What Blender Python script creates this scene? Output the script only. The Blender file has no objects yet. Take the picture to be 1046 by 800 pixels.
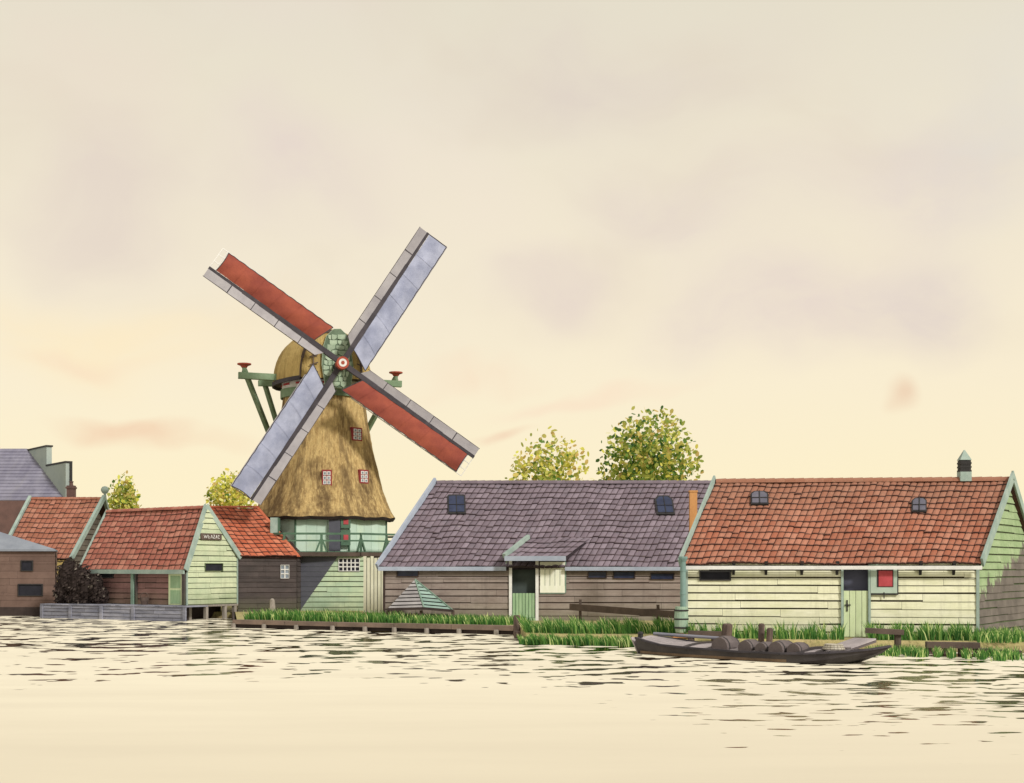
import bpy, math, random
from mathutils import Vector
R = random.Random(7)
F = 1437.0; H = 2.4; HY = 580.0; CX = 523.0
scene = bpy.context.scene
COL = scene.collection

def X(px, Y): return (px - CX) * Y / F
def Z(py, Y): return H + (HY - py) * Y / F
def P(px, py, Y): return Vector((X(px, Y), Y, Z(py, Y)))
def lin(c, k=1.0):
    out = []
    for v in c:
        v /= 255.0
        out.append(k * (v / 12.92 if v <= 0.04045 else ((v + 0.055) / 1.055) ** 2.4))
    return (*out, 1.0)
def lerp(a, b, t): return a + (b - a) * t

# ------------------------------------------------------------------ materials
K = 0.80
KT = 0.92   # roofs catch far more light than walls
WB = (1.0, 1.05, 1.22)
def linm(c, k=1.0):
    q = lin(c, k); return tuple(min(.92, v * w) for v, w in zip(q[:3], WB)) + (1.0,)
class NT:
    def __init__(s, tree): s.t = tree; s.n = tree.nodes; s.l = tree.links
    def new(s, kind, **kw):
        n = s.n.new(kind)
        for k, v in kw.items(): setattr(n, k, v)
        return n
    def link(s, a, b): s.l.new(a, b)
    def math(s, op, a, b=None, clamp=False):
        n = s.new('ShaderNodeMath', operation=op); n.use_clamp = clamp
        for i, v in enumerate((a, b)):
            if v is None: continue
            if isinstance(v, (int, float)): n.inputs[i].default_value = v
            else: s.link(v, n.inputs[i])
        return n.outputs[0]
    def mix(s, fac, a, b, blend='MIX'):
        n = s.new('ShaderNodeMix', data_type='RGBA', blend_type=blend)
        for i, v in ((0, fac), (6, a), (7, b)):
            if isinstance(v, (int, float, tuple)): n.inputs[i].default_value = v
            else: s.link(v, n.inputs[i])
        return n.outputs[2]
    def ramp(s, fac, stops):
        n = s.new('ShaderNodeValToRGB'); e = n.color_ramp.elements
        while len(e) < len(stops): e.new(0.5)
        for i, (p, c) in enumerate(stops):
            e[i].position = p; e[i].color = c if isinstance(c, tuple) else (c, c, c, 1)
        s.link(fac, n.inputs[0]); return n.outputs[0]
    def noise(s, vec, scale, detail=3, rough=.5, dist=0):
        n = s.new('ShaderNodeTexNoise')
        n.inputs['Scale'].default_value = scale; n.inputs['Detail'].default_value = detail
        n.inputs['Roughness'].default_value = rough; n.inputs['Distortion'].default_value = dist
        s.link(vec, n.inputs['Vector']); return n.outputs[0]
    def mapping(s, vec, scale=(1, 1, 1), loc=(0, 0, 0), rot=(0, 0, 0)):
        n = s.new('ShaderNodeMapping')
        n.inputs['Scale'].default_value = scale; n.inputs['Location'].default_value = loc; n.inputs['Rotation'].default_value = rot
        s.link(vec, n.inputs[0]); return n.outputs[0]
    def mrange(s, v, a, b, c=0., d=1., smooth=False):
        n = s.new('ShaderNodeMapRange'); n.interpolation_type = 'SMOOTHSTEP' if smooth else 'LINEAR'
        s.link(v, n.inputs[0])
        for i, x in enumerate((a, b, c, d)): n.inputs[i + 1].default_value = x
        return n.outputs[0]

def M(name, c1, c2=None, scale=1.5, stretch=(1, 1, 1), rough=.85, rnd=.18, fine=.10, bump=.25, fscale=30, dark=0, darkc=(60, 50, 40), k=K, metal=0):
    """painted / weathered surface: two tones by noise, per-piece brightness, fine mottling, grime patches"""
    m = bpy.data.materials.new(name); m.use_nodes = True
    g = NT(m.node_tree); bs = g.n['Principled BSDF']
    co = g.new('ShaderNodeTexCoord').outputs['Object']
    v = g.mapping(co, stretch)
    n1 = g.noise(v, scale, 4, .6)
    n1 = g.mrange(n1, .35, .65)
    c2 = c2 or tuple(x * .86 for x in c1)
    col = g.mix(n1, linm(c1, k), linm(c2, k))
    at = g.new('ShaderNodeAttribute', attribute_name='rnd').outputs['Fac']
    br = g.math('ADD', g.math('MULTIPLY', g.math('SUBTRACT', at, .5), 2 * rnd), 1.0)
    n2 = g.noise(v, fscale, 3, .7)
    br2 = g.math('ADD', g.math('MULTIPLY', g.math('SUBTRACT', n2, .5), 2 * fine * 2), 1.0)
    br = g.math('MULTIPLY', br, br2)
    cb = g.new('ShaderNodeCombineXYZ')
    for i in range(3): g.link(br, cb.inputs[i])
    col = g.mix(1.0, col, cb.outputs[0], 'MULTIPLY')
    if dark:
        n3 = g.noise(v, scale * .6, 5, .65)
        d = g.math('MULTIPLY', g.mrange(n3, .5, .68), dark)
        col = g.mix(d, col, linm(darkc, k))
    if name.endswith('boards') or name.endswith('_foot'):
        gr = g.noise(g.mapping(co, (.7, .7, 14)), 5, 4, .65)      # wood grain
        col = g.mix(g.mrange(gr, .42, .7, 0, .28), col, linm(tuple(x * .72 for x in c2), k))
        dr = g.noise(g.mapping(co, (3.2, 3.2, .22)), 1.6, 4, .65)   # rain streaks
        col = g.mix(g.mrange(dr, .52, .72, 0, .34), col, linm(tuple(x * .74 for x in c2), k))
        szb = g.new('ShaderNodeSeparateXYZ'); g.link(co, szb.inputs[0])
        lowz = g.math('ADD', szb.outputs[2], g.math('MULTIPLY', g.noise(co, 2.5, 4, .7), -.7))
        col = g.mix(g.mrange(lowz, -.35, .45, .42, 0), col, linm((104, 108, 70), k))
    g.link(col, bs.inputs['Base Color'])
    bs.inputs['Roughness'].default_value = rough; bs.inputs['Metallic'].default_value = metal
    bs.inputs['Specular IOR Level'].default_value = .25
    if bump:
        b = g.new('ShaderNodeBump'); b.inputs['Strength'].default_value = bump; b.inputs['Distance'].default_value = .02
        g.link(n2, b.inputs['Height']); g.link(b.outputs[0], bs.inputs['Normal'])
    return m

def tile_mat(name, ca, cb, cc, moss=(110, 100, 75), mossf=.35, top=None):
    m = bpy.data.materials.new(name); m.use_nodes = True
    g = NT(m.node_tree); bs = g.n['Principled BSDF']
    co = g.new('ShaderNodeTexCoord').outputs['Object']
    at = g.new('ShaderNodeAttribute', attribute_name='rnd').outputs['Fac']
    col = g.ramp(at, [(0, linm(ca, KT)), (.5, linm(cb, KT)), (1, linm(cc, KT))])
    big = g.mrange(g.noise(co, .45, 3, .6), .4, .62)
    col = g.mix(g.math('MULTIPLY', big, .55), col, linm(cb, KT * .75))
    ms = g.mrange(g.noise(co, 2.3, 5, .7), .52, .7)
    col = g.mix(g.math('MULTIPLY', ms, mossf), col, linm(moss, KT))
    if top:
        szt = g.new('ShaderNodeSeparateXYZ'); g.link(co, szt.inputs[0])
        hz_ = g.math('ADD', szt.outputs[2], g.math('MULTIPLY', g.noise(co, .5, 3, .6), 1.6))
        col = g.mix(g.mrange(hz_, 4.0, 5.4, 0, .55), col, linm(top, KT))
    st_ = g.noise(g.mapping(co, (2.6, .5, .3)), 1.4, 4, .65)     # run-off streaks down the slope
    col = g.mix(g.mrange(st_, .52, .72, 0, .38), col, linm(tuple(x * .66 for x in cb), KT))
    lich = g.mrange(g.noise(co, 7.5, 3, .7), .66, .72, 0, .5)
    col = g.mix(lich, col, linm((186, 176, 140), KT))
    f = g.noise(co, 22, 3, .7)
    col = g.mix(g.mrange(f, .3, .7, 0, .35), col, linm(tuple(x * .72 for x in cb), KT))
    # dark lines in the hollow between two tiles and along the lower edge
    uv = g.new('ShaderNodeUVMap').outputs[0]
    sx = g.new('ShaderNodeSeparateXYZ'); g.link(uv, sx.inputs[0])
    e = g.mrange(sx.outputs[0], .06, .20, 1, 0)
    e2 = g.mrange(sx.outputs[1], .05, .17, 1, 0)
    e = g.math('MAXIMUM', e, e2)
    wob = g.mrange(g.noise(co, 5, 2, .5), .3, .55, .55, 1)
    col = g.mix(g.math('MULTIPLY', g.math('MULTIPLY', e, .9), wob), col, linm((70, 50, 46), .7))
    g.link(col, bs.inputs['Base Color']); bs.inputs['Roughness'].default_value = .8
    bs.inputs['Specular IOR Level'].default_value = .25
    b = g.new('ShaderNodeBump'); b.inputs['Strength'].default_value = .3; b.inputs['Distance'].default_value = .01
    g.link(f, b.inputs['Height']); g.link(b.outputs[0], bs.inputs['Normal'])
    return m

def thatch_mat(name, c1, c2, cd, dk=.8, zs=.5):
    m = bpy.data.materials.new(name); m.use_nodes = True
    g = NT(m.node_tree); bs = g.n['Principled BSDF']
    co = g.new('ShaderNodeTexCoord').outputs['Object']
    v = g.mapping(co, (1, 1, .10))
    a = g.noise(v, 9, 5, .7, .3)
    v2 = g.mapping(co, (1, 1, .35))
    big = g.noise(v2, .75, 4, .65)
    col = g.mix(g.mrange(a, .35, .65), linm(c1, K), linm(c2, K))
    d = g.mrange(g.math('ADD', g.math('MULTIPLY', big, .7), g.math('MULTIPLY', a, .3)), .46, .62)
    col = g.mix(g.math('MULTIPLY', d, dk), col, linm(cd, K))
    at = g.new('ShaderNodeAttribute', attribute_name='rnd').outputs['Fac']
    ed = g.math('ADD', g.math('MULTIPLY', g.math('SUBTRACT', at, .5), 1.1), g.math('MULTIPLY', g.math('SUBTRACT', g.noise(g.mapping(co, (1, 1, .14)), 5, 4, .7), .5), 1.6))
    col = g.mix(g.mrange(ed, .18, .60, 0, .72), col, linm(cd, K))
    fine = g.noise(g.mapping(co, (1, 1, .06)), 45, 3, .7)
    col = g.mix(g.mrange(fine, .35, .7, 0, .5), col, linm(tuple(x * .6 for x in c2), K))
    g.link(col, bs.inputs['Base Color']); bs.inputs['Roughness'].default_value = .95
    bs.inputs['Specular IOR Level'].default_value = .1
    b = g.new('ShaderNodeBump'); b.inputs['Strength'].default_value = .7; b.inputs['Distance'].default_value = .05
    g.link(g.math('ADD', fine, a), b.inputs['Height']); g.link(b.outputs[0], bs.inputs['Normal'])
    return m

MT = dict(
    cream=M('cream_boards', (255, 250, 212), (244, 240, 196), 1.2, (1, 1, 3), rnd=.05, fine=.05, dark=.35, darkc=(205, 205, 150)),
    gapc=M('board_gap', (74, 66, 44), (52, 46, 34), 3, bump=0),
    gapb=M('board_gap_dark', (84, 68, 60), (60, 48, 42), 3, bump=0),
    gapg=M('board_gap_green', (100, 112, 76), (76, 86, 60), 3, bump=0),
    brown=M('brown_boards', (168, 153, 138), (146, 131, 117), 1.0, (1, 1, 3), rnd=.09, fine=.08, dark=.4, darkc=(128, 104, 92)),
    plum=M('plum_boards', (158, 118, 108), (136, 100, 92), 1.0, (1, 1, 3), rnd=.09, fine=.08, dark=.4, darkc=(118, 90, 82)),
    gable=M('pale_green_boards', (222, 226, 182), (200, 210, 168), 1.0, (1, 1, 2), rnd=.06, fine=.06, dark=.4, darkc=(170, 190, 140)),
    rgable=M('green_gable_boards', (180, 200, 150), (160, 182, 130), 1.0, (1, 1, 2), rnd=.06, fine=.06),
    rgable_shadow=None,
    shaded=M('shaded_boards', (124, 114, 98), (100, 92, 80), 1.2, (1, 1, 2), rnd=.12, fine=.12, dark=.4, darkc=(84, 76, 68)),  # darkened boards, gable shade put into the colour
    annex=M('dark_annex_boards', (92, 81, 76), (76, 68, 64), 1.2, (1, 1, 2), rnd=.10, fine=.12, dark=.4, darkc=(72, 64, 60)),  # dark brown grey of the annex walls
    slate_and_shadow=M('shadow_panel', (98, 98, 102), (86, 86, 92), 1.2, (1, 1, 2), rnd=.05, fine=.08),  # grey of the stage door and of the shadow painted on the mill wall
    millwall=M('mill_wall_boards', (214, 226, 180), (188, 208, 172), .8, (1, 1, 1.5), rnd=.07, fine=.06, dark=.45, darkc=(160, 196, 162)),
    drum=M('drum_green', (214, 232, 206), (194, 218, 192), .9, (1, 1, 1), rnd=.05, fine=.06, dark=.5, darkc=(214, 226, 170)),
    verge=M('verge_greygreen', (176, 190, 172), (152, 170, 154), 2, rnd=.06, fine=.08, dark=.3, darkc=(130, 145, 130)),
    verge2=M('verge_bluegrey', (178, 184, 190), (160, 168, 176), 2, rnd=.06, fine=.08),
    white=M('white_paint', (244, 240, 226), (226, 222, 208), 3, rnd=.04, fine=.06),
    trimg=M('trim_green', (140, 162, 140), (122, 146, 124), 2, rnd=.08, fine=.08),
    beamg=M('beam_green', (148, 168, 132), (124, 148, 112), 1.5, rnd=.08, fine=.12, dark=.4, darkc=(80, 100, 78)),
    railg=M('rail_green', (96, 124, 98), (80, 106, 84), 1.5, rnd=.1, fine=.1),
    doorg=M('door_green', (168, 194, 148), (150, 180, 134), 2, (4, 4, 1), rnd=.10, fine=.08),
    doorp=M('door_pale', (222, 232, 182), (208, 220, 168), 2, (4, 4, 1), rnd=.05, fine=.06),
    shutp=M('shutter_pale', (255, 252, 226), (244, 244, 212), 2, (4, 4, 1), rnd=.05, fine=.06),
    shutg=M('shutter_greygreen', (196, 210, 186), (180, 196, 172), 2, rnd=.04, fine=.06),
    redw=M('red_window_paint', (158, 66, 64), (140, 54, 54), 3, rnd=.05, fine=.08),
    redp=M('red_panel', (200, 86, 88), (184, 74, 76), 3, rnd=.05, fine=.08),
    redk=M('red_knob', (182, 92, 70), (160, 74, 56), 3, rnd=.05, fine=.1),
    dark=M('dark_interior', (46, 46, 52), (36, 36, 42), 3, rnd=0, fine=.05, bump=0),
    innerb=M('unlit_inside_slate', (104, 104, 118), (92, 92, 106), 1, bump=0, fine=.04),
    innerg=M('unlit_inside_green', (84, 92, 86), (66, 74, 70), 1, bump=0, fine=.06),
    iron=M('dark_iron', (58, 56, 54), (46, 44, 42), 4, rnd=.1, fine=.1, rough=.6),
    pane=M('dark_pane', (58, 66, 88), (44, 50, 70), 3, rnd=.1, fine=.05, rough=.15, bump=0),
    paneg=M('grey_pane', (116, 112, 118), (100, 98, 106), 3, rnd=.1, fine=.05, rough=.2, bump=0),
    panel=M('light_pane', (150, 158, 160), (120, 128, 132), 5, rnd=.25, fine=.05, rough=.15, bump=0),
    quayp=M('quay_timber', (146, 124, 106), (124, 106, 92), 1.5, (1, 1, 1), rnd=.1, fine=.12, dark=.4, darkc=(104, 94, 74)),
    quayd=M('quay_dark', (74, 62, 56), (58, 48, 44), 2, rnd=.15, fine=.1),
    post=M('weathered_post', (164, 154, 138), (138, 128, 114), 3, (3, 3, 1), rnd=.1, fine=.12),
    stake=M('brown_stake', (110, 92, 80), (86, 72, 64), 3, (3, 3, 1), rnd=.1, fine=.15),
    rail=M('rail_timber', (104, 88, 76), (84, 72, 62), 2, rnd=.1, fine=.15),
    dock=M('dock_bluegrey', (160, 158, 162), (126, 126, 134), 1.2, (1, 1, 5), rnd=.22, fine=.12, dark=.4, darkc=(90, 94, 110)),
    hut=M('hut_brown', (126, 102, 88), (108, 86, 74), .9, rnd=.08, fine=.12, dark=.4, darkc=(98, 76, 64)),
    hutroof=M('hut_roof_grey', (150, 154, 156), (132, 136, 140), 1, rnd=.05, fine=.08),
    slater=M('blue_slate_roof', (150, 146, 154), (128, 124, 136), .6, (3, .6, .6), rnd=.08, fine=.10, dark=.4, darkc=(150, 146, 138)),
    stepg=M('stepped_gable_plaster', (182, 190, 174), (166, 176, 164), .8, rnd=.05, fine=.06),
    brick=M('brown_brick', (118, 90, 80), (100, 78, 70), 1.5, rnd=.1, fine=.15),
    ochre=M('ochre_wall', (214, 186, 110), (196, 168, 96), 1.5, rnd=.05, fine=.08),
    flue=M('flue_orange_wood', (214, 156, 96), (196, 138, 84), 2, (1, 1, .3), rnd=.05, fine=.1),
    redcloth=M('red_sailcloth', (168, 88, 66), (144, 72, 58), .9, rnd=.05, fine=.12, rough=.9, dark=.55, darkc=(132, 66, 58)),
    bluecloth=M('blue_sailcloth', (186, 189, 204), (152, 156, 174), 1.1, rnd=.05, fine=.13, rough=.9, dark=.4, darkc=(150, 152, 164)),
    windb=M('windboard_grey', (182, 176, 172), (164, 158, 156), 1.2, rnd=.08, fine=.08),
    stock=M('stock_dark', (82, 76, 78), (66, 62, 64), 2, rnd=.1, fine=.1),
    baard=M('cap_front_green', (200, 214, 182), (172, 192, 156), 2.2, rnd=.12, fine=.1, dark=.6, darkc=(140, 160, 128)),
    baardl=M('cap_front_line', (128, 146, 116), (104, 122, 96), 2, rnd=.1),
    hull=M('hull_tarred', (76, 70, 67), (60, 54, 53), 1.5, (1, 1, 2), rnd=.06, fine=.12, dark=.4, darkc=(98, 84, 74), rough=.6),
    hullw=M('hull_waterline', (132, 108, 82), (106, 88, 70), 1.5, rnd=.1, fine=.15),
    deck=M('boat_deck_grey', (186, 174, 166), (160, 150, 144), 1.5, rnd=.12, fine=.12),
    deckd=M('hatch_grey', (140, 130, 126), (118, 110, 106), 1.5, (1, 1, 2), rnd=.12, fine=.12),
    keg=M('dark_keg', (122, 110, 104), (98, 88, 84), 2, rnd=.15, fine=.12),
    straw=M('pale_rope', (206, 198, 176), (184, 174, 150), 4, rnd=.1, fine=.12),
    barrel=M('barrel_pale_green', (170, 190, 160), (146, 170, 142), 3, (3, 3, 1), rnd=.08, fine=.1),
    pipe=M('pipe_greygreen', (138, 164, 150), (122, 148, 136), 2, rnd=.05, fine=.08),
    cover=M('cover_grey_slats', (174, 168, 160), (154, 148, 142), 2, rnd=.1, fine=.1),
    coverg=M('cover_green_slats', (160, 182, 164), (140, 164, 148), 2, rnd=.1, fine=.1),
    fence=M('fence_cream', (244, 240, 208), (228, 224, 190), 2, (3, 3, 1), rnd=.06, fine=.08),
    bark=M('bark', (110, 96, 74), (88, 76, 60), 4, (2, 2, .5), rnd=.1, fine=.2),
    tred=tile_mat('tiles_rose', (162, 94, 76), (178, 110, 90), (196, 134, 110), mossf=.3),
    torange=tile_mat('tiles_orange', (186, 92, 58), (204, 112, 78), (220, 138, 102), mossf=.25),
    tbrown=tile_mat('tiles_russet', (164, 96, 68), (176, 112, 84), (190, 132, 104), moss=(150, 118, 94), mossf=.5, top=(150, 112, 88)),
    tgrey=tile_mat('tiles_grey_plum', (116, 102, 106), (130, 115, 119), (146, 131, 135), moss=(112, 108, 112), mossf=.5),
    tdull=tile_mat('tiles_dull_russet', (156, 96, 72), (172, 110, 84), (188, 130, 104), moss=(130, 104, 74), mossf=.5),
    lip=M('tile_lip', (84, 54, 46), (66, 44, 38), 3, bump=0),
    lipg=M('tile_lip_grey', (76, 64, 66), (60, 52, 54), 3, bump=0),
    thatch=thatch_mat('thatch_tower', (238, 206, 138), (206, 170, 108), (104, 82, 56), .95),
    capth=thatch_mat('thatch_cap', (234, 204, 130), (216, 182, 112), (140, 112, 62), .6),
)

def shadow_gable():
    """green boards with a cast shadow painted dark below a ragged line"""
    m = M('green_gable_shadow_foot', (176, 194, 144), (154, 176, 124), 1.0, (1, 1, 2), rnd=.06, fine=.06)
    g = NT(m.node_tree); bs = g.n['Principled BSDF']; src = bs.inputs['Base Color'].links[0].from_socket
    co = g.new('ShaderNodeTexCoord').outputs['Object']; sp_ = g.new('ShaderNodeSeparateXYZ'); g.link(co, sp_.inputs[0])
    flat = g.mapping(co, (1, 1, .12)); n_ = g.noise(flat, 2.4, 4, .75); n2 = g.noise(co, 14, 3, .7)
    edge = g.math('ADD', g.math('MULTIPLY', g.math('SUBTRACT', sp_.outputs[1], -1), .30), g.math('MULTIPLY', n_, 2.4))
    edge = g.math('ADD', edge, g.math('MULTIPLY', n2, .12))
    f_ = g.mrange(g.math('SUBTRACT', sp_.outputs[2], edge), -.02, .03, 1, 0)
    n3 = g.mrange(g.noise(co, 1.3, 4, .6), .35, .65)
    tar = g.mix(n3, linm((128, 118, 106), K), linm((104, 96, 86), K))  # shadow tone painted into the lower boards
    g.link(g.mix(f_, src, tar), bs.inputs['Base Color']); return m  # shadow tone mixed into the board colour
MT['rgable_shadow'] = shadow_gable()

# ------------------------------------------------------------------ mesh builder
class MB:
    def __init__(s): s.v = []; s.f = []; s.m = []; s.r = []; s.uv = []; s.has_uv = False
    def face(s, pts, mi=0, rnd=None, uv=None):
        b = len(s.v); s.v += [Vector(p) for p in pts]
        s.f.append(tuple(range(b, b + len(pts)))); s.m.append(mi)
        s.r.append(R.random() if rnd is None else rnd)
        s.uv.append(uv or [(.5, .5)] * len(pts)); s.has_uv |= uv is not None
    def hexa(s, p, mi=0, rnd=None):
        """p: 8 corners, bottom ring 0-3 then top ring 4-7"""
        r = R.random() if rnd is None else rnd
        for q in ((0, 3, 2, 1), (4, 5, 6, 7), (0, 1, 5, 4), (1, 2, 6, 5), (2, 3, 7, 6), (3, 0, 4, 7)):
            s.face([p[i] for i in q], mi, r)
    def box(s, c, d, mi=0, rz=0, rnd=None):
        x, y, z = d[0] / 2, d[1] / 2, d[2] / 2; cs, sn = math.cos(rz), math.sin(rz)
        p = [Vector((c[0] + a * cs - b * sn, c[1] + a * sn + b * cs, c[2] + e)) for e in (-z, z) for a, b in ((-x, -y), (x, -y), (x, y), (-x, y))]
        s.hexa(p, mi, rnd)
    def bar(s, a, b, w, h, mi=0, up=(0, 0, 1), rnd=None):
        a = Vector(a); b = Vector(b); d = (b - a).normalized(); up = Vector(up)
        if abs(d.dot(up)) > .98: up = Vector((0, 1, 0))
        sd = d.cross(up).normalized(); u = sd.cross(d).normalized()
        p = []
        for q in (a, b):
            p += [q - sd * w / 2 - u * h / 2, q + sd * w / 2 - u * h / 2, q + sd * w / 2 + u * h / 2, q - sd * w / 2 + u * h / 2]
        s.hexa(p, mi, rnd)
    def tube(s, a, b, r0, r1=None, n=10, mi=0, rnd=None, cap=True):
        r1 = r0 if r1 is None else r1
        a = Vector(a); b = Vector(b); d = (b - a).normalized()
        up = Vector((0, 0, 1)) if abs(d.z) < .9 else Vector((0, 1, 0))
        sd = d.cross(up).normalized(); u = sd.cross(d)
        r = R.random() if rnd is None else rnd
        ra = [a + (sd * math.cos(t) + u * math.sin(t)) * r0 for t in [2 * math.pi * i / n for i in range(n)]]
        rb = [b + (sd * math.cos(t) + u * math.sin(t)) * r1 for t in [2 * math.pi * i / n for i in range(n)]]
        for i in range(n):
            j = (i + 1) % n; s.face([ra[i], ra[j], rb[j], rb[i]], mi, r)
        if cap: s.face(ra[::-1], mi, r); s.face(rb, mi, r)
    def lathe(s, c, prof, n=16, mi=0, rnd=None, rz=0):
        """prof: list of (radius, z)"""
        r = R.random() if rnd is None else rnd
        c = Vector(c)
        rings = [[c + Vector((q * math.cos(rz + 2 * math.pi * i / n), q * math.sin(rz + 2 * math.pi * i / n), z)) for i in range(n)] for q, z in prof]
        for k in range(len(rings) - 1):
            for i in range(n):
                j = (i + 1) % n; s.face([rings[k][i], rings[k][j], rings[k + 1][j], rings[k + 1][i]], mi, r)
    def prism(s, poly, n, t, mi=0, ms=None, rnd=None):
        """flat polygon (world points) extruded by vector n*t"""
        r = R.random() if rnd is None else rnd
        o = Vector(n) * t; a = [Vector(p) for p in poly]; b = [p + o for p in a]
        s.face(a[::-1], mi, r); s.face(b, mi, r)
        for i in range(len(a)):
            j = (i + 1) % len(a); s.face([a[i], a[j], b[j], b[i]], mi if ms is None else ms, r)
    def build(s, name, mats, parent=None, smooth=False, label=None, weld=False):
        off = wloc(parent) if parent else Vector((0, 0, 0))
        me = bpy.data.meshes.new(name)
        me.from_pydata([tuple(v - off) for v in s.v], [], s.f)
        for k in (mats if isinstance(mats, (list, tuple)) else [mats]): me.materials.append(MT[k] if isinstance(k, str) else k)
        me.polygons.foreach_set('material_index', s.m)
        a = me.attributes.new('rnd', 'FLOAT', 'FACE'); a.data.foreach_set('value', s.r)
        if s.has_uv:
            u = me.uv_layers.new(name='UVMap'); flat = [c for f in s.uv for p in f for c in p]
            u.data.foreach_set('uv', flat)
        if weld or smooth:
            import bmesh
            bm = bmesh.new(); bm.from_mesh(me); bmesh.ops.remove_doubles(bm, verts=bm.verts, dist=.0005); bm.to_mesh(me); bm.free()
        if smooth: me.polygons.foreach_set('use_smooth', [True] * len(me.polygons))
        me.update()
        o = bpy.data.objects.new(name, me); COL.objects.link(o)
        if parent: o.parent = parent
        if label: o['label'] = label
        return o

def wloc(o):
    v = Vector((0, 0, 0))
    while o: v += o.location; o = o.parent
    return v
def tag(o, label=None, cat=None, group=None, kind=None):
    for k, v in (('label', label), ('category', cat), ('group', group), ('kind', kind)):
        if v: o[k] = v
    return o
def thing(name, label, cat, loc, group=None):
    o = bpy.data.objects.new(name, None); o.empty_display_size = .3; COL.objects.link(o); o.location = Vector(loc)
    return tag(o, label, cat, group)

# ------------------------------------------------------------------ walls of boards and roofs of tiles
class Wall:
    """vertical plane through ground points A (left) and B (right) as seen from outside"""
    def __init__(s, A, B):
        s.A = Vector((A[0], A[1], 0)); s.B = Vector((B[0], B[1], 0)); d = s.B - s.A; s.L = d.length; s.d = d.normalized(); s.n = Vector((s.d.y, -s.d.x, 0))
    def u(s, px):
        a = (px - CX) / F   # ray (a,1): A + u d = k (a,1)
        return (a * s.A.y - s.A.x) / (s.d.x - a * s.d.y)
    def Y(s, px): return s.A.y + s.u(px) * s.d.y
    def z(s, px, py): return Z(py, s.Y(px))
    def pt(s, u, z, o=0): v = s.A + s.d * u + s.n * o; v.z = z; return v
    def rect(s, px0, px1, py0, py1):
        pm = (px0 + px1) / 2
        return (s.u(px0), s.u(px1), s.z(pm, py1), s.z(pm, py0))
    def slab(s, mb, u0, u1, z0, z1, o0, o1, mi=0, rnd=None):
        p = [s.pt(u, z, o) for z in (z0, z1) for u, o in ((u0, o1), (u1, o1), (u1, o0), (u0, o0))]
        mb.hexa(p, mi, rnd)

def boards(mb, W, z0, z1, pitch, holes=(), clip=None, mi=0, mg=1, t=.035, gap=.042, u0=0, u1=None, blen=(1.6, 4.2), matf=None):
    u1 = W.L if u1 is None else u1
    zs = {round(z0 + i * pitch, 4) for i in range(int((z1 - z0) / pitch) + 1)} | {z1}
    base = sorted(zs); zs = set(base)
    for h in holes: zs |= {z for z in (h[2], h[3]) if z0 < z < z1}
    zs = sorted(zs)
    zz = [zs[0]]
    for z in zs[1:]:
        if z - zz[-1] > .02: zz.append(z)
    for a, b in zip(zz, zz[1:]):
        full = any(abs(a - q) < .001 for q in base)
        zm = (a + b) / 2
        iv = [(u0, u1)]
        if clip:
            c = clip(zm)
            if c[1] - c[0] < .05: continue
            iv = [c]
        for h in holes:
            if h[2] < zm < h[3]:
                nv = []
                for p, q in iv:
                    if h[1] <= p or h[0] >= q: nv.append((p, q)); continue
                    if h[0] > p: nv.append((p, h[0]))
                    if h[1] < q: nv.append((h[1], q))
                iv = nv
        for p, q in iv:
            cuts = [p]; x = p + R.uniform(*blen) * R.uniform(.2, 1)
            while x < q - .4: cuts.append(x); x += R.uniform(*blen)
            cuts.append(q)
            def U(u, z):
                if clip and (u in (p, q)):
                    c = clip(z); return c[0] if abs(u - clip(zm)[0]) < 1e-6 else c[1] if abs(u - clip(zm)[1]) < 1e-6 else u
                return u
            mb.face([W.pt(U(p, a), a, .003), W.pt(U(q, a), a, .003), W.pt(U(q, b), b, .003), W.pt(U(p, b), b, .003)], mg)
            for c0, c1 in zip(cuts, cuts[1:]):
                r = R.random(); e0 = .004 if c0 != p else 0; e1 = .004 if c1 != q else 0
                g = gap * R.choice((.25, .7, 1, 1.2, 1)) if full else 0
                gl = g + R.uniform(-.006, .006) if g else 0; gr = g + R.uniform(-.006, .006) if g else 0
                m = mi if matf is None else matf((c0 + c1) / 2, zm)
                A0 = W.pt(U(c0, a) + e0, a + gl, t); A1 = W.pt(U(c1, a) - e1, a + gr, t)
                B1 = W.pt(U(c1, b) - e1, b, .010); B0 = W.pt(U(c0, b) + e0, b, .010)
                mb.face([A0, A1, B1, B0], m, r)
                mb.face([W.pt(U(c0, a) + e0, a + gl, .004), W.pt(U(c1, a) - e1, a + gr, .004), A1, A0], mg, r)

def quadp(E0, E1, R0, R1, u, v):
    p = lerp(lerp(E0, E1, u), lerp(R0, R1, u), v)
    p.z += .022 * math.sin(p.x * 1.3 + p.y * .4) + .014 * math.sin(p.x * 3.1 + 1 + p.y) - .02
    return p

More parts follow.
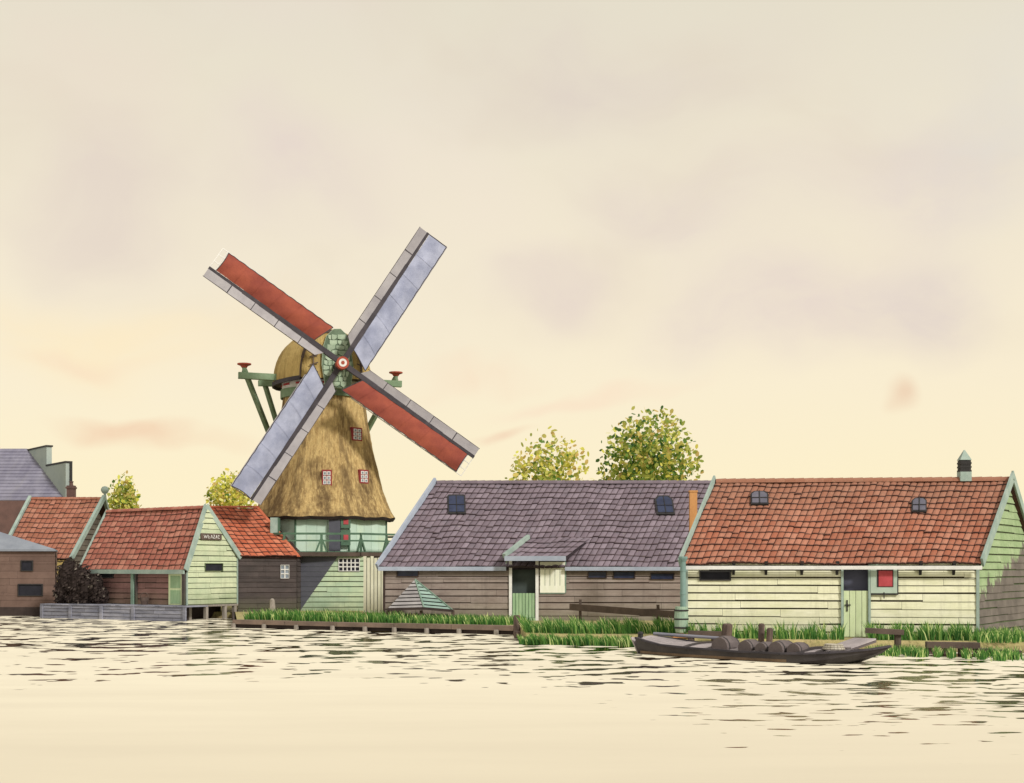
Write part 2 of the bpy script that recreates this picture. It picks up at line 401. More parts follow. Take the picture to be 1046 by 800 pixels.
def tiles(mb, E0, E1, R0, R1, nc, nr, mt=0, ml=1, h=.032, lift=.030, seg=4, u0=0., u1=1., v0=0., v1=1.):
    E0, E1, R0, R1 = map(Vector, (E0, E1, R0, R1))
    n = (E1 - E0).cross(R0 - E0).normalized()
    if n.z < 0: n = -n
    prof = [0, .55, .95, 1, .75, .2][:seg + 2] if seg == 5 else [0, .75, 1, .7, .1]
    prof = prof[:seg + 1]
    for r in range(nr):
        for c in range(nc):
            q = R.random(); jl = R.uniform(-.015, .02); jv = R.uniform(-.10, .10) / nr
            if R.random() < .03: jv -= .25 / nr; jl += .02
            top = []; bot = []; under = []
            for k in range(seg + 1):
                fu = (c + k / seg) / nc
                fu = u0 + (u1 - u0) * fu
                va = v0 + (v1 - v0) * max(0 if r == 0 else 0, (r / nr) + jv - (.10 / nr) * math.sin(math.pi * k / seg))
                vb = v0 + (v1 - v0) * min(1, (r + 1.12) / nr)
                hh = prof[k] * h
                a = quadp(E0, E1, R0, R1, fu, va); b = quadp(E0, E1, R0, R1, fu, vb)
                bot.append(a + n * (hh + lift + jl)); top.append(b + n * hh); under.append(a + n * (hh * .5 - .01))
            for k in range(seg):
                uv = [(k / seg, 0), ((k + 1) / seg, 0), ((k + 1) / seg, 1), (k / seg, 1)]
                mb.face([bot[k], bot[k + 1], top[k + 1], top[k]], mt, q, uv)
                mb.face([under[k], under[k + 1], bot[k + 1], bot[k]], ml, q, uv)
    # under-sheet closing the roof
    o = n * -.10
    q = lambda u, v: quadp(E0, E1, R0, R1, u, v) + o
    mb.face([q(u0, v0), q(u1, v0), q(u1, v1), q(u0, v1)], ml, .5)

def ridge_caps(mb, A, B, n, r=.13, mi=0):
    A = Vector(A); B = Vector(B); d = (B - A).normalized(); sd = d.cross(Vector((0, 0, 1))).normalized()
    for i in range(n):
        a = lerp(A, B, i / n); b = lerp(A, B, (i + 1.08) / n) if i < n - 1 else B; q = R.random()
        pa = []; pb = []
        for k in range(7):
            t = math.pi * k / 6
            o = sd * math.cos(t); w = Vector((0, 0, math.sin(t)))
            wz = Vector((0, 0, -.05)); pa.append(a + (o * r + w * r * .9) * 1.0 + wz); pb.append(b + (o * r + w * r * .9) * 1.13 + wz)
        for k in range(6):
            mb.face([pa[k], pa[k + 1], pb[k + 1], pb[k]], mi, q, [(.5, .5)] * 4)
        mb.face(pa, mi, q * .5); mb.face(pb[::-1], mi, q * .5)

def plane_hit(px, py, p0, n):
    d = Vector(((px - CX) / F, 1, (HY - py) / F)); o = Vector((0, 0, H))
    return o + d * ((Vector(p0) - o).dot(n) / d.dot(n))

def barge(mb, A, B, w=.22, t=.06, out=(0, 0, 0), mi=0):
    """a verge board: a tall thin plank along A-B hanging below the roof line"""
    A = Vector(A) + Vector(out); B = Vector(B) + Vector(out)
    mb.bar(A, B, t, w, mi)

def skylight(parent, px0, px1, py0, py1, p0, n, eu, arch, mframe, mpane, lean):
    """roof window lying in a roof plane; eu = horizontal direction of the plane"""
    n = n.normalized()
    up = n.cross(eu).normalized()
    if up.z < 0: up = -up
    a = plane_hit((px0 + px1) / 2, py1, p0, n); b = plane_hit((px0 + px1) / 2, py0, p0, n)
    hgt = (b - a).dot(up); wid = (px1 - px0) * a.y / F * .5
    sh = lean
    def pt(x, y, o): return a + eu * (x * wid + sh * y * hgt) + up * (y * hgt) + n * o
    out = [(-1, 0), (1, 0), (1, .8), (.6, 1), (-.6, 1), (-1, .8)] if arch else [(-1, 0), (1, 0), (1, .93), (.85, 1), (-.85, 1), (-1, .93)]
    f = MB(); f.prism([pt(x, y, .0) for x, y in out], n, .10, 0)
    fr = f.build('skylight', ['iron'], parent)
    g = MB()
    for sx in (-1, 1):
        q = [(sx * .04, .09), (sx * .84, .09), (sx * .84, .76 if arch else .9), (sx * .5, .92), (sx * .04, .93)]
        q = q if sx > 0 else q[::-1]
        g.prism([pt(x, y, .103) for x, y in q], n, .012, 0)
    g.build('pane', [mpane], fr)
    m = MB(); m.bar(pt(0, .04, .125), pt(0, .97, .125), .03, .02, 0, up=n); m.bar(pt(-.88, .45, .125), pt(.88, .45, .125), .03, .02, 0, up=n)
    m.build('glazing_bar', [mframe], fr)
    return fr

def opening(W, px0, px1, py0, py1): return W.rect(px0, px1, py0, py1)
def vent(parent, W, r, name='window', mp='pane', mf='iron', fw=.05, muntin=None):
    u0, u1, z0, z1 = r
    f = MB()
    W.slab(f, u0 - fw, u1 + fw, z0 - fw, z0, 0, .07); W.slab(f, u0 - fw, u1 + fw, z1, z1 + fw, 0, .07)
    W.slab(f, u0 - fw, u0, z0, z1, 0, .07); W.slab(f, u1, u1 + fw, z0, z1, 0, .07)
    if muntin:
        nx, nz, w, mm = muntin
        for i in range(1, nx): x = lerp(u0, u1, i / nx); W.slab(f, x - w, x + w, z0, z1, .0, .05)
        for i in range(1, nz): x = lerp(z0, z1, i / nz); W.slab(f, u0, u1, x - w, x + w, .0, .045)
    fo = f.build(name, [mf], parent)
    g = MB(); g.face([W.pt(u0, z0, .012), W.pt(u1, z0, .012), W.pt(u1, z1, .012), W.pt(u0, z1, .012)], 0)
    g.build('pane', [mp], fo)
    return fo

def vplanks(mb, W, u0, u1, z0, z1, n, o=.04, t=.03, mi=0, mg=None, gap=.015, jag=0):
    for i in range(n):
        a = lerp(u0, u1, i / n) + gap / 2; b = lerp(u0, u1, (i + 1) / n) - gap / 2
        W.slab(mb, a, b, z0, z1 + R.uniform(-jag, jag), o, o + t, mi)
    if mg is not None: W.slab(mb, u0, u1, z0 + .01, z1 - .02 - jag, o - .01, o + .004, mg)

def house_shell(root, F0, F1, R0, R1, zb, ze, zr, wallmats, tilemat, lipm, nc, nr, pitch=.24, holes=(), zeb=None, B0=None, B1=None,
                right_holes=(), left=True, right_mat=None, matf_r=None, over=.18, ov=.12, ridge_n=24, boards_back=True, gapm=None, side_gap=None, ridge_mat=0, tilt_back=True, front_label=None, right_end_z=None):
    F0, F1, R0, R1 = [Vector((p[0], p[1])) for p in (F0, F1, R0, R1)]
    B0 = Vector(B0) if B0 else F0 + (R0 - F0) * 2; B1 = Vector(B1) if B1 else F1 + (R1 - F1) * 2
    zeb = ze if zeb is None else zeb
    Wf = Wall(F0, F1)
    m = MB(); boards(m, Wf, zb, ze - .13, pitch, holes)
    wall = m.build('wall', [wallmats, gapm or 'gapb'], root)
    # right gable wall
    def gclip(W, t):
        zr_ = zr - .06
        def c(z):
            if z <= min(ze, zeb): return (0, W.L)
            ul = 0 if z <= ze else W.L * t * (z - ze) / (zr_ - ze)
            ur = W.L if z <= zeb else W.L - W.L * (1 - t) * (z - zeb) / (zr_ - zeb)
            return (min(ul, ur), max(ul, ur))
        return c
    Wr = Wall(F1, B1); t = (R1 - F1).length / (B1 - F1).length
    m = MB(); boards(m, Wr, zb, zr - .1, pitch, right_holes, gclip(Wr, t), matf=matf_r)
    gr = m.build('gable_wall', [right_mat or wallmats, side_gap or gapm or 'gapb', 'shaded'], root)
    Wl = Wall(B0, F0); t2 = (R0 - B0).length / (F0 - B0).length
    zz = (zeb, ze)
    def lclip(z):
        ul = 0 if z <= zeb else Wl.L * t2 * (z - zeb) / (zr - .06 - zeb)
        ur = Wl.L if z <= ze else Wl.L - Wl.L * (1 - t2) * (z - ze) / (zr - .06 - ze)
        return (min(ul, ur), max(ul, ur))
    if left:
        m = MB(); boards(m, Wl, zb, zr - .1, pitch, (), lclip)
        m.build('gable_wall', [wallmats, gapm or 'gapb'], root)
    Wb = Wall(B1, B0); m = MB(); boards(m, Wb, zb, zeb - .02, pitch * 1.3, ())
    m.build('wall', [wallmats, gapm or 'gapb'], root)
    # roof
    d = (F1 - F0).normalized()
    def out3(p, z): return Vector((p.x, p.y, z))
    sl = (ze - zr) / ((R0 - F0).length)
    fd0 = (F0 - R0).normalized(); fd1 = (F1 - R1).normalized()
    E0 = out3(F0 + fd0 * over - d * ov, ze + sl * over); E1 = out3(F1 + fd1 * over + d * ov, ze + sl * over)
    T0 = out3(R0 - d * ov, zr); T1 = out3(R1 + d * ov, zr)
    slb = (zeb - zr) / ((R0 - B0).length); bd0 = (B0 - R0).normalized(); bd1 = (B1 - R1).normalized()
    G0 = out3(B0 + bd0 * over - d * ov, zeb + slb * over); G1 = out3(B1 + bd1 * over + d * ov, zeb + slb * over)
    m = MB(); tiles(m, E0, E1, T0, T1, nc, nr)
    tiles(m, G1, G0, T1, T0, nc, max(3, nr // 2), seg=2, h=.03)
    ridge_caps(m, T0, T1, ridge_n, .15)
    roof = m.build('roof', [tilemat, lipm], root)
    n = (E1 - E0).cross(T0 - E0).normalized()
    return dict(Wf=Wf, Wr=Wr, E0=E0, E1=E1, T0=T0, T1=T1, G0=G0, G1=G1, roof=roof, n=n, d=Vector((d.x, d.y, 0)), p0=E0, wall=wall, gable=gr)

# ================================================================== SETTING
# ---- ground and banks
shore = [(-1500, 92, .5), (-60, 78, .5), (-23, 72.6, .4), (-21.4, 69.6, .3), (-16, 67.4, .3), (-13.2, 66.9, .2), (-11.12, 56.4, .02), (0.07, 50.3, .02), (.3, 49.6, .1),
         (.45, 45.3, .5), (2.2, 44.2, .6), (3.9, 43.6, .5), (5.0, 42.2, .4), (8, 41.2, .5), (10.6, 40.6, .5), (12.8, 40.2, .6), (15, 39.4, .6), (40, 35, .6), (1500, 34, .6)]
def refine(sh):
    out = []
    for a, b in zip(sh, sh[1:]):
        L = math.hypot(b[0] - a[0], b[1] - a[1]); k = max(1, int(L / .5)) if L < 60 else 1
        quay = a[2] < .03 and b[2] < .03 or (a[1] > 60 and b[1] < 60)
        for i in range(k):
            t = i / k; w = 0 if quay or i == 0 else R.uniform(-.12, .12)
            out.append((lerp(a[0], b[0], t), lerp(a[1], b[1], t) + w, max(.02, lerp(a[2], b[2], t) + (0 if quay else R.uniform(-.1, .1)))))
    out.append(sh[-1]); return out
sp = refine(shore)
mg = bpy.data.materials.new('ground_turf'); mg.use_nodes = True
g = NT(mg.node_tree); co = g.new('ShaderNodeTexCoord').outputs['Object']
n1 = g.mrange(g.noise(co, .9, 5, .7), .38, .62)
c = g.mix(n1, lin((176, 170, 112), K), lin((190, 174, 128), K))
c = g.mix(g.mrange(g.noise(co, 9, 4, .7), .5, .75), c, lin((110, 120, 66), K))
sz = g.new('ShaderNodeSeparateXYZ'); g.link(co, sz.inputs[0])
c = g.mix(g.mrange(sz.outputs[2], .05, .24, 1, 0), c, lin((150, 136, 100), K))
g.link(c, g.n['Principled BSDF'].inputs['Base Color']); g.n['Principled BSDF'].inputs['Roughness'].default_value = .95
bp = g.new('ShaderNodeBump'); bp.inputs['Strength'].default_value = .6; bp.inputs['Distance'].default_value = .08
g.link(g.noise(co, 6, 4, .7), bp.inputs['Height']); g.link(bp.outputs[0], g.n['Principled BSDF'].inputs['Normal'])
m = MB()
for (x0, y0, o0), (x1, y1, o1) in zip(sp, sp[1:]):
    m.face([(x0, y0, .3), (x1, y1, .3), (x1, 1800, .3), (x0, 1800, .3)] if x1 > x0 else [(x0, y0, .3), (x0, y0, .3), (x1, y1, .3)], 0)
    m.face([(x0, y0 - o0, -.25), (x1, y1 - o1, -.25), (x1, y1, .3), (x0, y0, .3)], 0)
tag(m.build('ground', [mg]), kind='structure')

# ---- water
mw = bpy.data.materials.new('canal_water'); mw.use_nodes = True
g = NT(mw.node_tree); out = g.n['Material Output']; g.n.remove(g.n['Principled BSDF'])
co = g.new('ShaderNodeTexCoord').outputs['Object']
sx = g.new('ShaderNodeSeparateXYZ'); g.link(co, sx.inputs[0])
Yo = sx.outputs[1]
# wind-ruffled water and, between, smooth slicks that mirror the bank: long lens shaped patches that thin out away from the bank
wx = g.noise(g.mapping(co, (.35, .35, 1)), 1, 2)
na = g.noise(g.mapping(co, (.95, 1.05, 1)), 1.0, 2, .5, .12)
nb = g.noise(g.mapping(co, (1.0, 1.25, 1), (7, 3, 0)), 1.0, 2, .5, .12)
nc_ = g.noise(g.mapping(co, (1.2, 3.0, 1), (3, 9, 0)), 1.0, 2, .5, .1)
f1 = g.mrange(Yo, 32, 42); f2 = g.mrange(Yo, 22, 30)
nn = g.mix(f1, g.mix(f2, nc_, nb), na)
big = g.noise(g.mapping(co, (.16, .10, 1), (2, 5, 0)), 1.0, 2)
# distance from the bank decides how much smooth water is left
sc_ = g.mrange(sx.outputs[0], -26, -1, .82, 1.0)
sc2 = g.mrange(sx.outputs[0], -1, 7, 0, .42)
Ys = g.math('MULTIPLY', Yo, g.math('ADD', sc_, sc2))
thr = g.ramp(g.mrange(Ys, 20, 50), [(0, .82), (.13, .72), (.27, .635), (.45, .565), (.70, .532), (1, .502)])
thr = g.math('ADD', thr, g.math('MULTIPLY', g.math('SUBTRACT', big, .5), -.30))
df = g.math('SUBTRACT', nn, thr)
mask = g.mrange(df, 0.0, .02)
gl = g.new('ShaderNodeBsdfGlossy'); gl.inputs['Roughness'].default_value = .03; gl.inputs['Color'].default_value = (.50, .47, .41, 1)
bp = g.new('ShaderNodeBump'); bp.inputs['Strength'].default_value = .05; bp.inputs['Distance'].default_value = .3
g.link(g.noise(g.mapping(co, (1.2, 2.5, 1)), 1.6, 3, .55), bp.inputs['Height']); g.link(bp.outputs[0], gl.inputs['Normal'])
df_ = g.new('ShaderNodeBsdfDiffuse')
cw = g.mix(g.mrange(Yo, 14, 30), linm((238, 225, 192), .76), linm((249, 238, 205), .80))
cw = g.mix(g.mrange(g.noise(g.mapping(co, (.12, .5, 1)), 1, 5, .6), .35, .7, 0, .35), cw, linm((228, 215, 184), .74))
g.link(cw, df_.inputs['Color'])
mx = g.new('ShaderNodeMixShader'); g.link(mask, mx.inputs[0]); g.link(df_.outputs[0], mx.inputs[1]); g.link(gl.outputs[0], mx.inputs[2])
g.link(mx.outputs[0], out.inputs[0])
m = MB(); m.face([(-1800, -600, 0), (1800, -600, 0), (1800, 400, 0), (-1800, 400, 0)])
tag(m.build('water', [mw]), kind='structure')

# ================================================================== RIGHT HOUSE
root = thing('wooden_house', 'long cream boarded house with russet tiled roof and red square on its open shutter', 'house', (9, 43, .3))
F0 = (X(701, 43), 43); F1 = (X(999, 42), 42); R0 = (X(735, 46), 46); R1 = (X(1029, 45), 45)
W = Wall(F0, F1)
door = W.rect(861, 887, 573, 652); hv = W.rect(716, 745, 584.5, 591.5)
import math as _m
def shadowf(u, z):  # ragged upper edge of the shadow painted on the gable
    edge = 1.35 + .45 * u + .22 * math.sin(5.3 * u) + .2 * math.sin(11 * u + 1)
    return 2 if z < edge + .3 else 0
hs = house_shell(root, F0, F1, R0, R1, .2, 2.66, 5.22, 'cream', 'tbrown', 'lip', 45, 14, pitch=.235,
                 holes=[door, hv], right_mat='rgable_shadow', gapm='gapc', side_gap='gapg', ridge_n=30)
hs['gable']['label'] = 'green boarded gable end, with a shadow painted dark below'
E0, E1, T0, T1 = hs['E0'], hs['E1'], hs['T0'], hs['T1']
up = Vector((0, 0, 1))
dn = Vector((0, 0, -.03)); dd = hs['d']
m = MB(); barge(m, E0 - dd * .03 + up * .03, T0 - dd * .03 + up * .10, .24); m.build('verge_board', ['verge'], root)
m = MB(); barge(m, E1 + dd * .05 + up * .03, T1 + dd * .05 + up * .10, .30, .07); m.build('verge_board', ['verge'], root)
m = MB(); barge(m, hs['G1'] + dd * .05 + up * .03, T1 + dd * .05 + up * .10, .26, .07); m.build('verge_board', ['verge'], root)
m = MB(); m.tube(T1 + dd * .05 + up * .02, T1 + dd * .05 + up * .28, .07, .04, 8); m.build('finial', ['verge'], root)
m = MB(); m.bar(E0 + Vector((0, -.12, -.12)), E1 + Vector((0, -.12, -.12)), .09, .11); m.build('gutter', ['white'], root)
for a_, b_ in ((-.03, .05), (W.L - .06, W.L + .03)): m = MB(); W.slab(m, a_, b_, .2, 2.62, .0, .06); m.build('corner_board', ['verge'], root)
for px in (749.5, 782.5, 819, 855, 940, 974):
    m = MB(); u = W.u(px); z = 2.6
    m.face([W.pt(u - .05, z, .04), W.pt(u + .05, z, .04), W.pt(u + .05, z, .2), W.pt(u - .05, z, .2)])
    p = [W.pt(u - .045, z - .42, .036), W.pt(u + .03, z - .42, .036), W.pt(u + .03, z - .40, .07), W.pt(u - .045, z - .40, .07),
         W.pt(u - .05, z, .036), W.pt(u + .05, z, .036), W.pt(u + .05, z, .2), W.pt(u - .05, z, .2)]
    m.hexa(p); m.build('eave_bracket', ['iron'], root)
v = vent(root, W, hv, mp='dark')
# door
u0, u1, z0, z1 = door
m = MB(); W.slab(m, u0 - .06, u0 + .01, .25, z1, -.05, .09); W.slab(m, u1 - .01, u1 + .06, .25, z1, -.05, .09)
fr = m.build('door_frame', ['verge'], root)
zm = W.z(874, 603.5)
m = MB(); vplanks(m, W, u0 + .015, u1 - .015, .32, zm, 4, .0, .035, 0, 1, .014)
dr = m.build('door', ['doorp', 'gapc'], root, label='pale green lower half of the stable door')
m = MB(); W.slab(m, u0 + .10, u0 + .14, zm - .62, zm - .28, .04, .06); W.slab(m, u0 + .05, u0 + .22, zm - .45, zm - .41, .06, .075); m.build('latch', ['iron'], dr)
m = MB(); W.slab(m, u0 - .1, u1 + .1, .25, z1 + .1, -.34, -.3); m.build('added_interior_dark_panel', ['innerb'], root)  # added panel, its slate colour stands for the dark inside
# open shutter with red square
s0, s1, t0, t1 = W.rect(889, 916, 574, 606)
m = MB(); W.slab(m, s0, s1, t0, t1, .05, .10); sh = m.build('shutter', ['shutg'], root)
a0, a1, b0, b1 = W.rect(897, 911, 583, 599)
m = MB(); W.slab(m, a0 - .05, a1 + .03, b0 - .02, b1 + .04, .10, .112); m.build('panel_frame', ['iron'], sh)
m = MB(); W.slab(m, a0, a1, b0, b1, .112, .125); m.build('panel', ['redp'], sh, label='red square panel')
m = MB(); W.slab(m, s0, s1, t0 - .05, t0 - .015, .05, .09); W.slab(m, (s0 + s1) / 2 - .015, (s0 + s1) / 2 + .015, t0 - .16, t0 + .03, .10, .115); W.slab(m, s1 + .003, s1 + .035, t0 - .05, t1, .05, .09); m.build('bolt', ['iron'], sh)
skylight(root, 767, 785, 504, 517.5, E0, hs['n'], hs['d'], True, 'iron', 'paneg', .02)
skylight(root, 931, 946, 511, 525, E0, hs['n'], hs['d'], True, 'iron', 'paneg', .14)
# ridge turret
p = lerp(T0, T1, (985 - 737) / (1029 - 737)); p.x = X(985, p.y)
m = MB(); m.box(p + up * .10, (.36, .36, .3)); tb = m.build('turret', ['verge'], root)
m = MB()
for k in range(6): m.box(p + up * (.28 + k * .062), (.36 - .03 * (k % 2), .36 - .03 * (k % 2), .055), 0)
m.build('louvre', ['iron'], tb)
m = MB(); m.lathe(p, [(.26, .63), (.02, .96)], 4, rz=math.pi / 4); m.lathe(p, [(.0, .63), (.26, .63)], 4, rz=math.pi / 4); m.build('turret_cap', ['verge'], tb)

# ================================================================== MIDDLE HOUSE
root = thing('wooden_house', 'long brown boarded house with grey tiled roof and half open green stable door', 'house', (.8, 56, .3))
F0 = (X(392, 56), 56); F1 = (X(698, 56), 56); R0 = (X(449, 60), 60); R1 = (X(736, 60), 60)
W = Wall(F0, F1); zr = Z(493, 60)
door = W.rect(523, 547, 573, 634)
vs = [W.rect(*q) for q in ((406, 427, 582, 588.5), (601, 619, 584.5, 590), (627, 648, 584.5, 590.5), (665, 688, 586, 591.5))]
hs = house_shell(root, F0, F1, R0, R1, .2, 2.56, zr, 'brown', 'tgrey', 'lipg', 48, 15, pitch=.262, holes=[door] + vs, gapm='gapb', ridge_n=36)
E0, E1, T0, T1 = hs['E0'], hs['E1'], hs['T0'], hs['T1']; dd = hs['d']
m = MB(); barge(m, E0 - dd * .05 + up * .02, T0 - dd * .05 + up * .10, .26, .10); m.build('verge_board', ['verge2'], root)
m = MB(); barge(m, E1 + dd * .03, T1 + dd * .03, .2); m.build('verge_board', ['verge2'], root)
a = E0 + Vector((0, -.05, -.06)); b = E1 + Vector((0, -.05, -.06))
k0 = (X(517, a.y) - a.x) / (b.x - a.x); k1 = (X(577, a.y) - a.x) / (b.x - a.x)
m = MB(); m.bar(a, lerp(a, b, k0), .09, .16); m.bar(lerp(a, b, k1), b, .09, .15); m.build('gutter', ['verge2'], root)
m = MB(); W.slab(m, -.03, .06, .2, 2.5, .0, .06); m.build('corner_board', ['gapb'], root)
for q in vs: vent(root, W, q, mf='gapb', fw=.03)
u0, u1, z0, z1 = door
m = MB(); W.slab(m, u0 - .12, u0, .3, z1 + .12, -.05, .09); W.slab(m, u1, u1 + .12, .3, z1 + .12, -.05, .09); m.build('door_frame', ['white'], root)
zm = W.z(535, 606)
m = MB(); vplanks(m, W, u0 + .015, u1 - .015, .42, zm, 7, .0, .035, 0, 1, .02); W.slab(m, u0, u1, .30, .41, 0, .10)
dr = m.build('door', ['doorg', 'railg'], root, label='green planked lower half of the stable door')
m = MB(); W.slab(m, u0 - .1, u1 + .1, .25, z1 + .1, -.34, -.3); m.build('added_interior_dark_panel', ['innerg'], root)  # added panel, dark green grey in place of the unlit inside
s0, s1, t0, t1 = W.rect(551.5, 577, 574, 605.5)
m = MB(); vplanks(m, W, s0, s1, t0 + .28, t1 - .30, 5, .05, .03, 0, 1, .02)
W.slab(m, s0, s1, t1 - .30, t1, .05, .085, 0); W.slab(m, s0, s1, t0, t0 + .28, .05, .085, 0); W.slab(m, s1 + .002, s1 + .05, t0, t1, .03, .07, 1); W.slab(m, s0, s1, t0 - .04, t0, .03, .07, 1)
m.build('shutter', ['shutp', 'trimg'], root, label='cream planked upper half of the door, folded open')
# raised roof piece over the door
n = hs['n']
A = P(516.5, 570, 55.35); B = P(578, 570, 55.35); C0 = plane_hit(541, 550.5, E0, n); C1 = plane_hit(603, 550.5, E0, n)
m = MB(); tiles(m, A + up * .03, B + up * .03, C0 + n * .05, C1 + n * .05, 9, 4)
cp = m.build('door_canopy', ['tgrey', 'lipg'], root)
m = MB(); m.bar(A + Vector((-.05, -.05, -.02)), B + Vector((.0, -.05, -.02)), .07, .19); m.build('fascia', ['verge2'], cp)
m = MB(); m.bar(A + Vector((-.06, -.03, .08)), C0 + n * .12 - dd * .05, .14, .16); m.face([A, A + Vector((0, 0, -.25)), C0 - n * .05, C0 + n * .1]); m.build('side_board', ['verge'], cp)
skylight(root, 457.5, 476, 507, 526.5, E0, n, dd, False, 'iron', 'pane', -.05)
skylight(root, 671, 689.5, 508, 527, E0, n, dd, True, 'iron', 'pane', -.02)

# ================================================================== LEFT GABLED HOUSE AND ITS DARK ANNEX
root = thing('wooden_house', 'rose tiled waterside house with pale green gable, standing on piles beside the grey dock', 'house', (-16, 66, .68))
F1 = (X(190, 64), 64); F0 = (X(84, 68.8), 68.8); B1 = (X(242, 67), 67)
R1 = (X(209, 65.3), 65.3); R0 = (X(111, 70), 70); zr = 5.2
W = Wall(F0, F1); Wg = Wall(F1, B1)
door = W.rect(173, 187, 586, 619); hv = W.rect(103, 116, 583.5, 589.5); gv = Wg.rect(209, 226.5, 576, 583)
# house_shell wants the right gable as F1->B1
hs = house_shell(root, F0, F1, R0, R1, .68, 2.52, zr, 'plum', 'tred', 'lip', 19, 11, pitch=.25, holes=[door, hv], right_holes=[gv], zeb=2.98, B1=B1,
                 B0=(F0[0] + 1.9, F0[1] + 3.4), right_mat='gable', gapm='gapb', side_gap='gapg', ridge_n=16, over=.14, ov=.06)
hs['gable']['label'] = 'pale green boarded gable end'
E0, E1, T0, T1 = hs['E0'], hs['E1'], hs['T0'], hs['T1']; dd = hs['d']; gn = Wg.n
m = MB(); barge(m, E0 - dd * .04, T0 - dd * .04 + up * .06, .16); m.build('verge_board', ['verge'], root)
m = MB(); barge(m, E1 + gn * .06 + up * .02, T1 + gn * .06 + up * .08, .30, .07); m.build('verge_board', ['verge'], root)
m = MB(); barge(m, hs['G1'] + gn * .06 + up * .02, T1 + gn * .06 + up * .08, .24, .07); m.build('verge_board', ['verge'], root)
m = MB(); m.bar(E0 + W.n * .06 - up * .06, E1 + W.n * .06 - up * .06, .08, .2); m.build('fascia', ['verge'], root)
vent(root, W, hv, mp='dark'); vent(root, Wg, gv, mp='dark', mf='gapg', fw=.03)
u0, u1, z0, z1 = door
m = MB(); W.slab(m, u0, u1, .7, z1, .0, .05); dr = m.build('door', ['doorp'], root)
m = MB(); W.slab(m, u0 + .14, u1 - .12, .76, .7 + (z1 - .7) * .47, .05, .06); W.slab(m, u0 + .14, u1 - .12, .7 + (z1 - .7) * .54, z1 - .1, .05, .06); m.build('door_panel', ['doorg'], dr)
m = MB(); W.slab(m, u1 + .02, W.L - .0, .7, 2.3, .04, .10); W.slab(m, u0 - .5, u1 + .02, z1 + .03, z1 + .22, .04, .09); m.build('dark_strip', ['annex'], root)  # dark strips right of the door and above it
m = MB(); p = W.pt(W.u(137.5), 0, .10); m.box(p + up * 1.5, (.19, .12, 1.66), rz=math.atan2(W.d.y, W.d.x)); m.build('porch_post', ['trimg'], root)
m = MB(); p = W.pt(W.u(140.6), 0, .07); m.box(p + up * 1.5, (.08, .10, 1.66), rz=math.atan2(W.d.y, W.d.x)); m.build('dark_strip', ['annex'], root)  # narrow dark strip beside the porch post
for a_, b_, c_ in ((-.02, .06, 2.6), (Wg.L - .05, Wg.L + .02, 3.0)): m = MB(); Wg.slab(m, a_, b_, .66, c_, .0, .06); m.build('corner_board', ['verge'], root)
# name board with worn white lettering
s = Wg.rect(204, 225, 545, 551.5)
m = MB(); Wg.slab(m, s[0], s[1], s[2], s[3], .05, .09); sg = m.build('name_board', ['stake'], root)
m = MB(); hh = s[3] - s[2]; ww = s[1] - s[0]
def stroke(x0, y0, x1, y1, w=.022):
    a = Wg.pt(s[0] + ww * x0, s[2] + hh * y0, .098); b = Wg.pt(s[0] + ww * x1, s[2] + hh * y1, .098); m.bar(a, b, .012, w, up=Wg.n.cross((b - a).normalized()))
for q in ((.12, .75, .17, .25), (.17, .25, .21, .7), (.21, .7, .25, .25), (.25, .25, .30, .75), (.34, .75, .34, .25), (.34, .25, .42, .25), (.34, .5, .40, .5), (.46, .25, .50, .75), (.50, .75, .54, .25),
          (.58, .75, .65, .75), (.65, .75, .58, .25), (.58, .25, .66, .25), (.70, .25, .74, .75), (.74, .75, .78, .25), (.72, .42, .77, .42), (.82, .75, .82, .25), (.82, .25, .89, .25), (.82, .75, .89, .6)):
    stroke(*q)
m.build('lettering', ['white'], sg)
# piles under the gable
for px in (193.5, 210.5, 229.5, 239.5):
    m = MB(); u = Wg.u(px); Wg.slab(m, u - .07, u + .09, -.4, .68, -.1, .06); m.build('pile', ['post'], root)
m = MB(); Wg.slab(m, -.02, Wg.L, .60, .69, -.05, .075); m.build('sill_beam', ['post'], root)
m = MB(); Wg.slab(m, .0, Wg.L, -.3, .62, -1.1, -1.0); Wg.slab(m, .0, .1, -.3, .62, -1.1, -.1); m.build('foundation', ['quayd'], root)
m = MB(); W.slab(m, 0, W.L, -.3, .66, -.3, -.06); m.build('foundation', ['quayd'], root)

root = thing('wooden_annex', 'dark annex with orange tiled roof and small white window', 'outbuilding', (-11.8, 67, .3))
F0 = Vector((X(243, 67.1), 67.1)); F1 = Vector((X(303, 67.6), 67.6)); W = Wall(F0, F1)
wn = W.rect(287, 295, 577.5, 590.5)
m = MB(); boards(m, W, .2, 3.0, .25, [wn], gap=.018); m.build('wall', ['annex', 'gapb'], root)
Bk = Vector((X(303, 67.6) + .05, 73.4)); Wr = Wall(F1, Bk); m = MB(); boards(m, Wr, .2, 3.0, .25, gap=.02); m.build('wall', ['annex', 'gapb'], root)
Wl = Wall((F0.x - .05, 73.4), F0); m = MB(); boards(m, Wl, .2, 3.0, .25); m.build('wall', ['annex', 'gapb'], root)
Wk = Wall(Bk, (F0.x - .05, 73.4)); m = MB(); boards(m, Wk, .2, 3.0, .4); m.build('wall', ['annex', 'gapb'], root)
E0 = Vector((F0.x - .0, 66.95, 2.98)); E1 = Vector((F1.x + .12, 67.45, 2.95)); zr = Z(518.5, 70.3)
T0 = Vector((X(206, 70.3), 70.3, zr)); T1 = Vector((X(263, 70.3), 70.3, zr))
G1 = Vector((F1.x + .15, 73.6, 2.95)); G0 = Vector((F0.x - .1, 73.6, 2.95))
m = MB(); tiles(m, E0, E1, T0, T1, 9, 12)
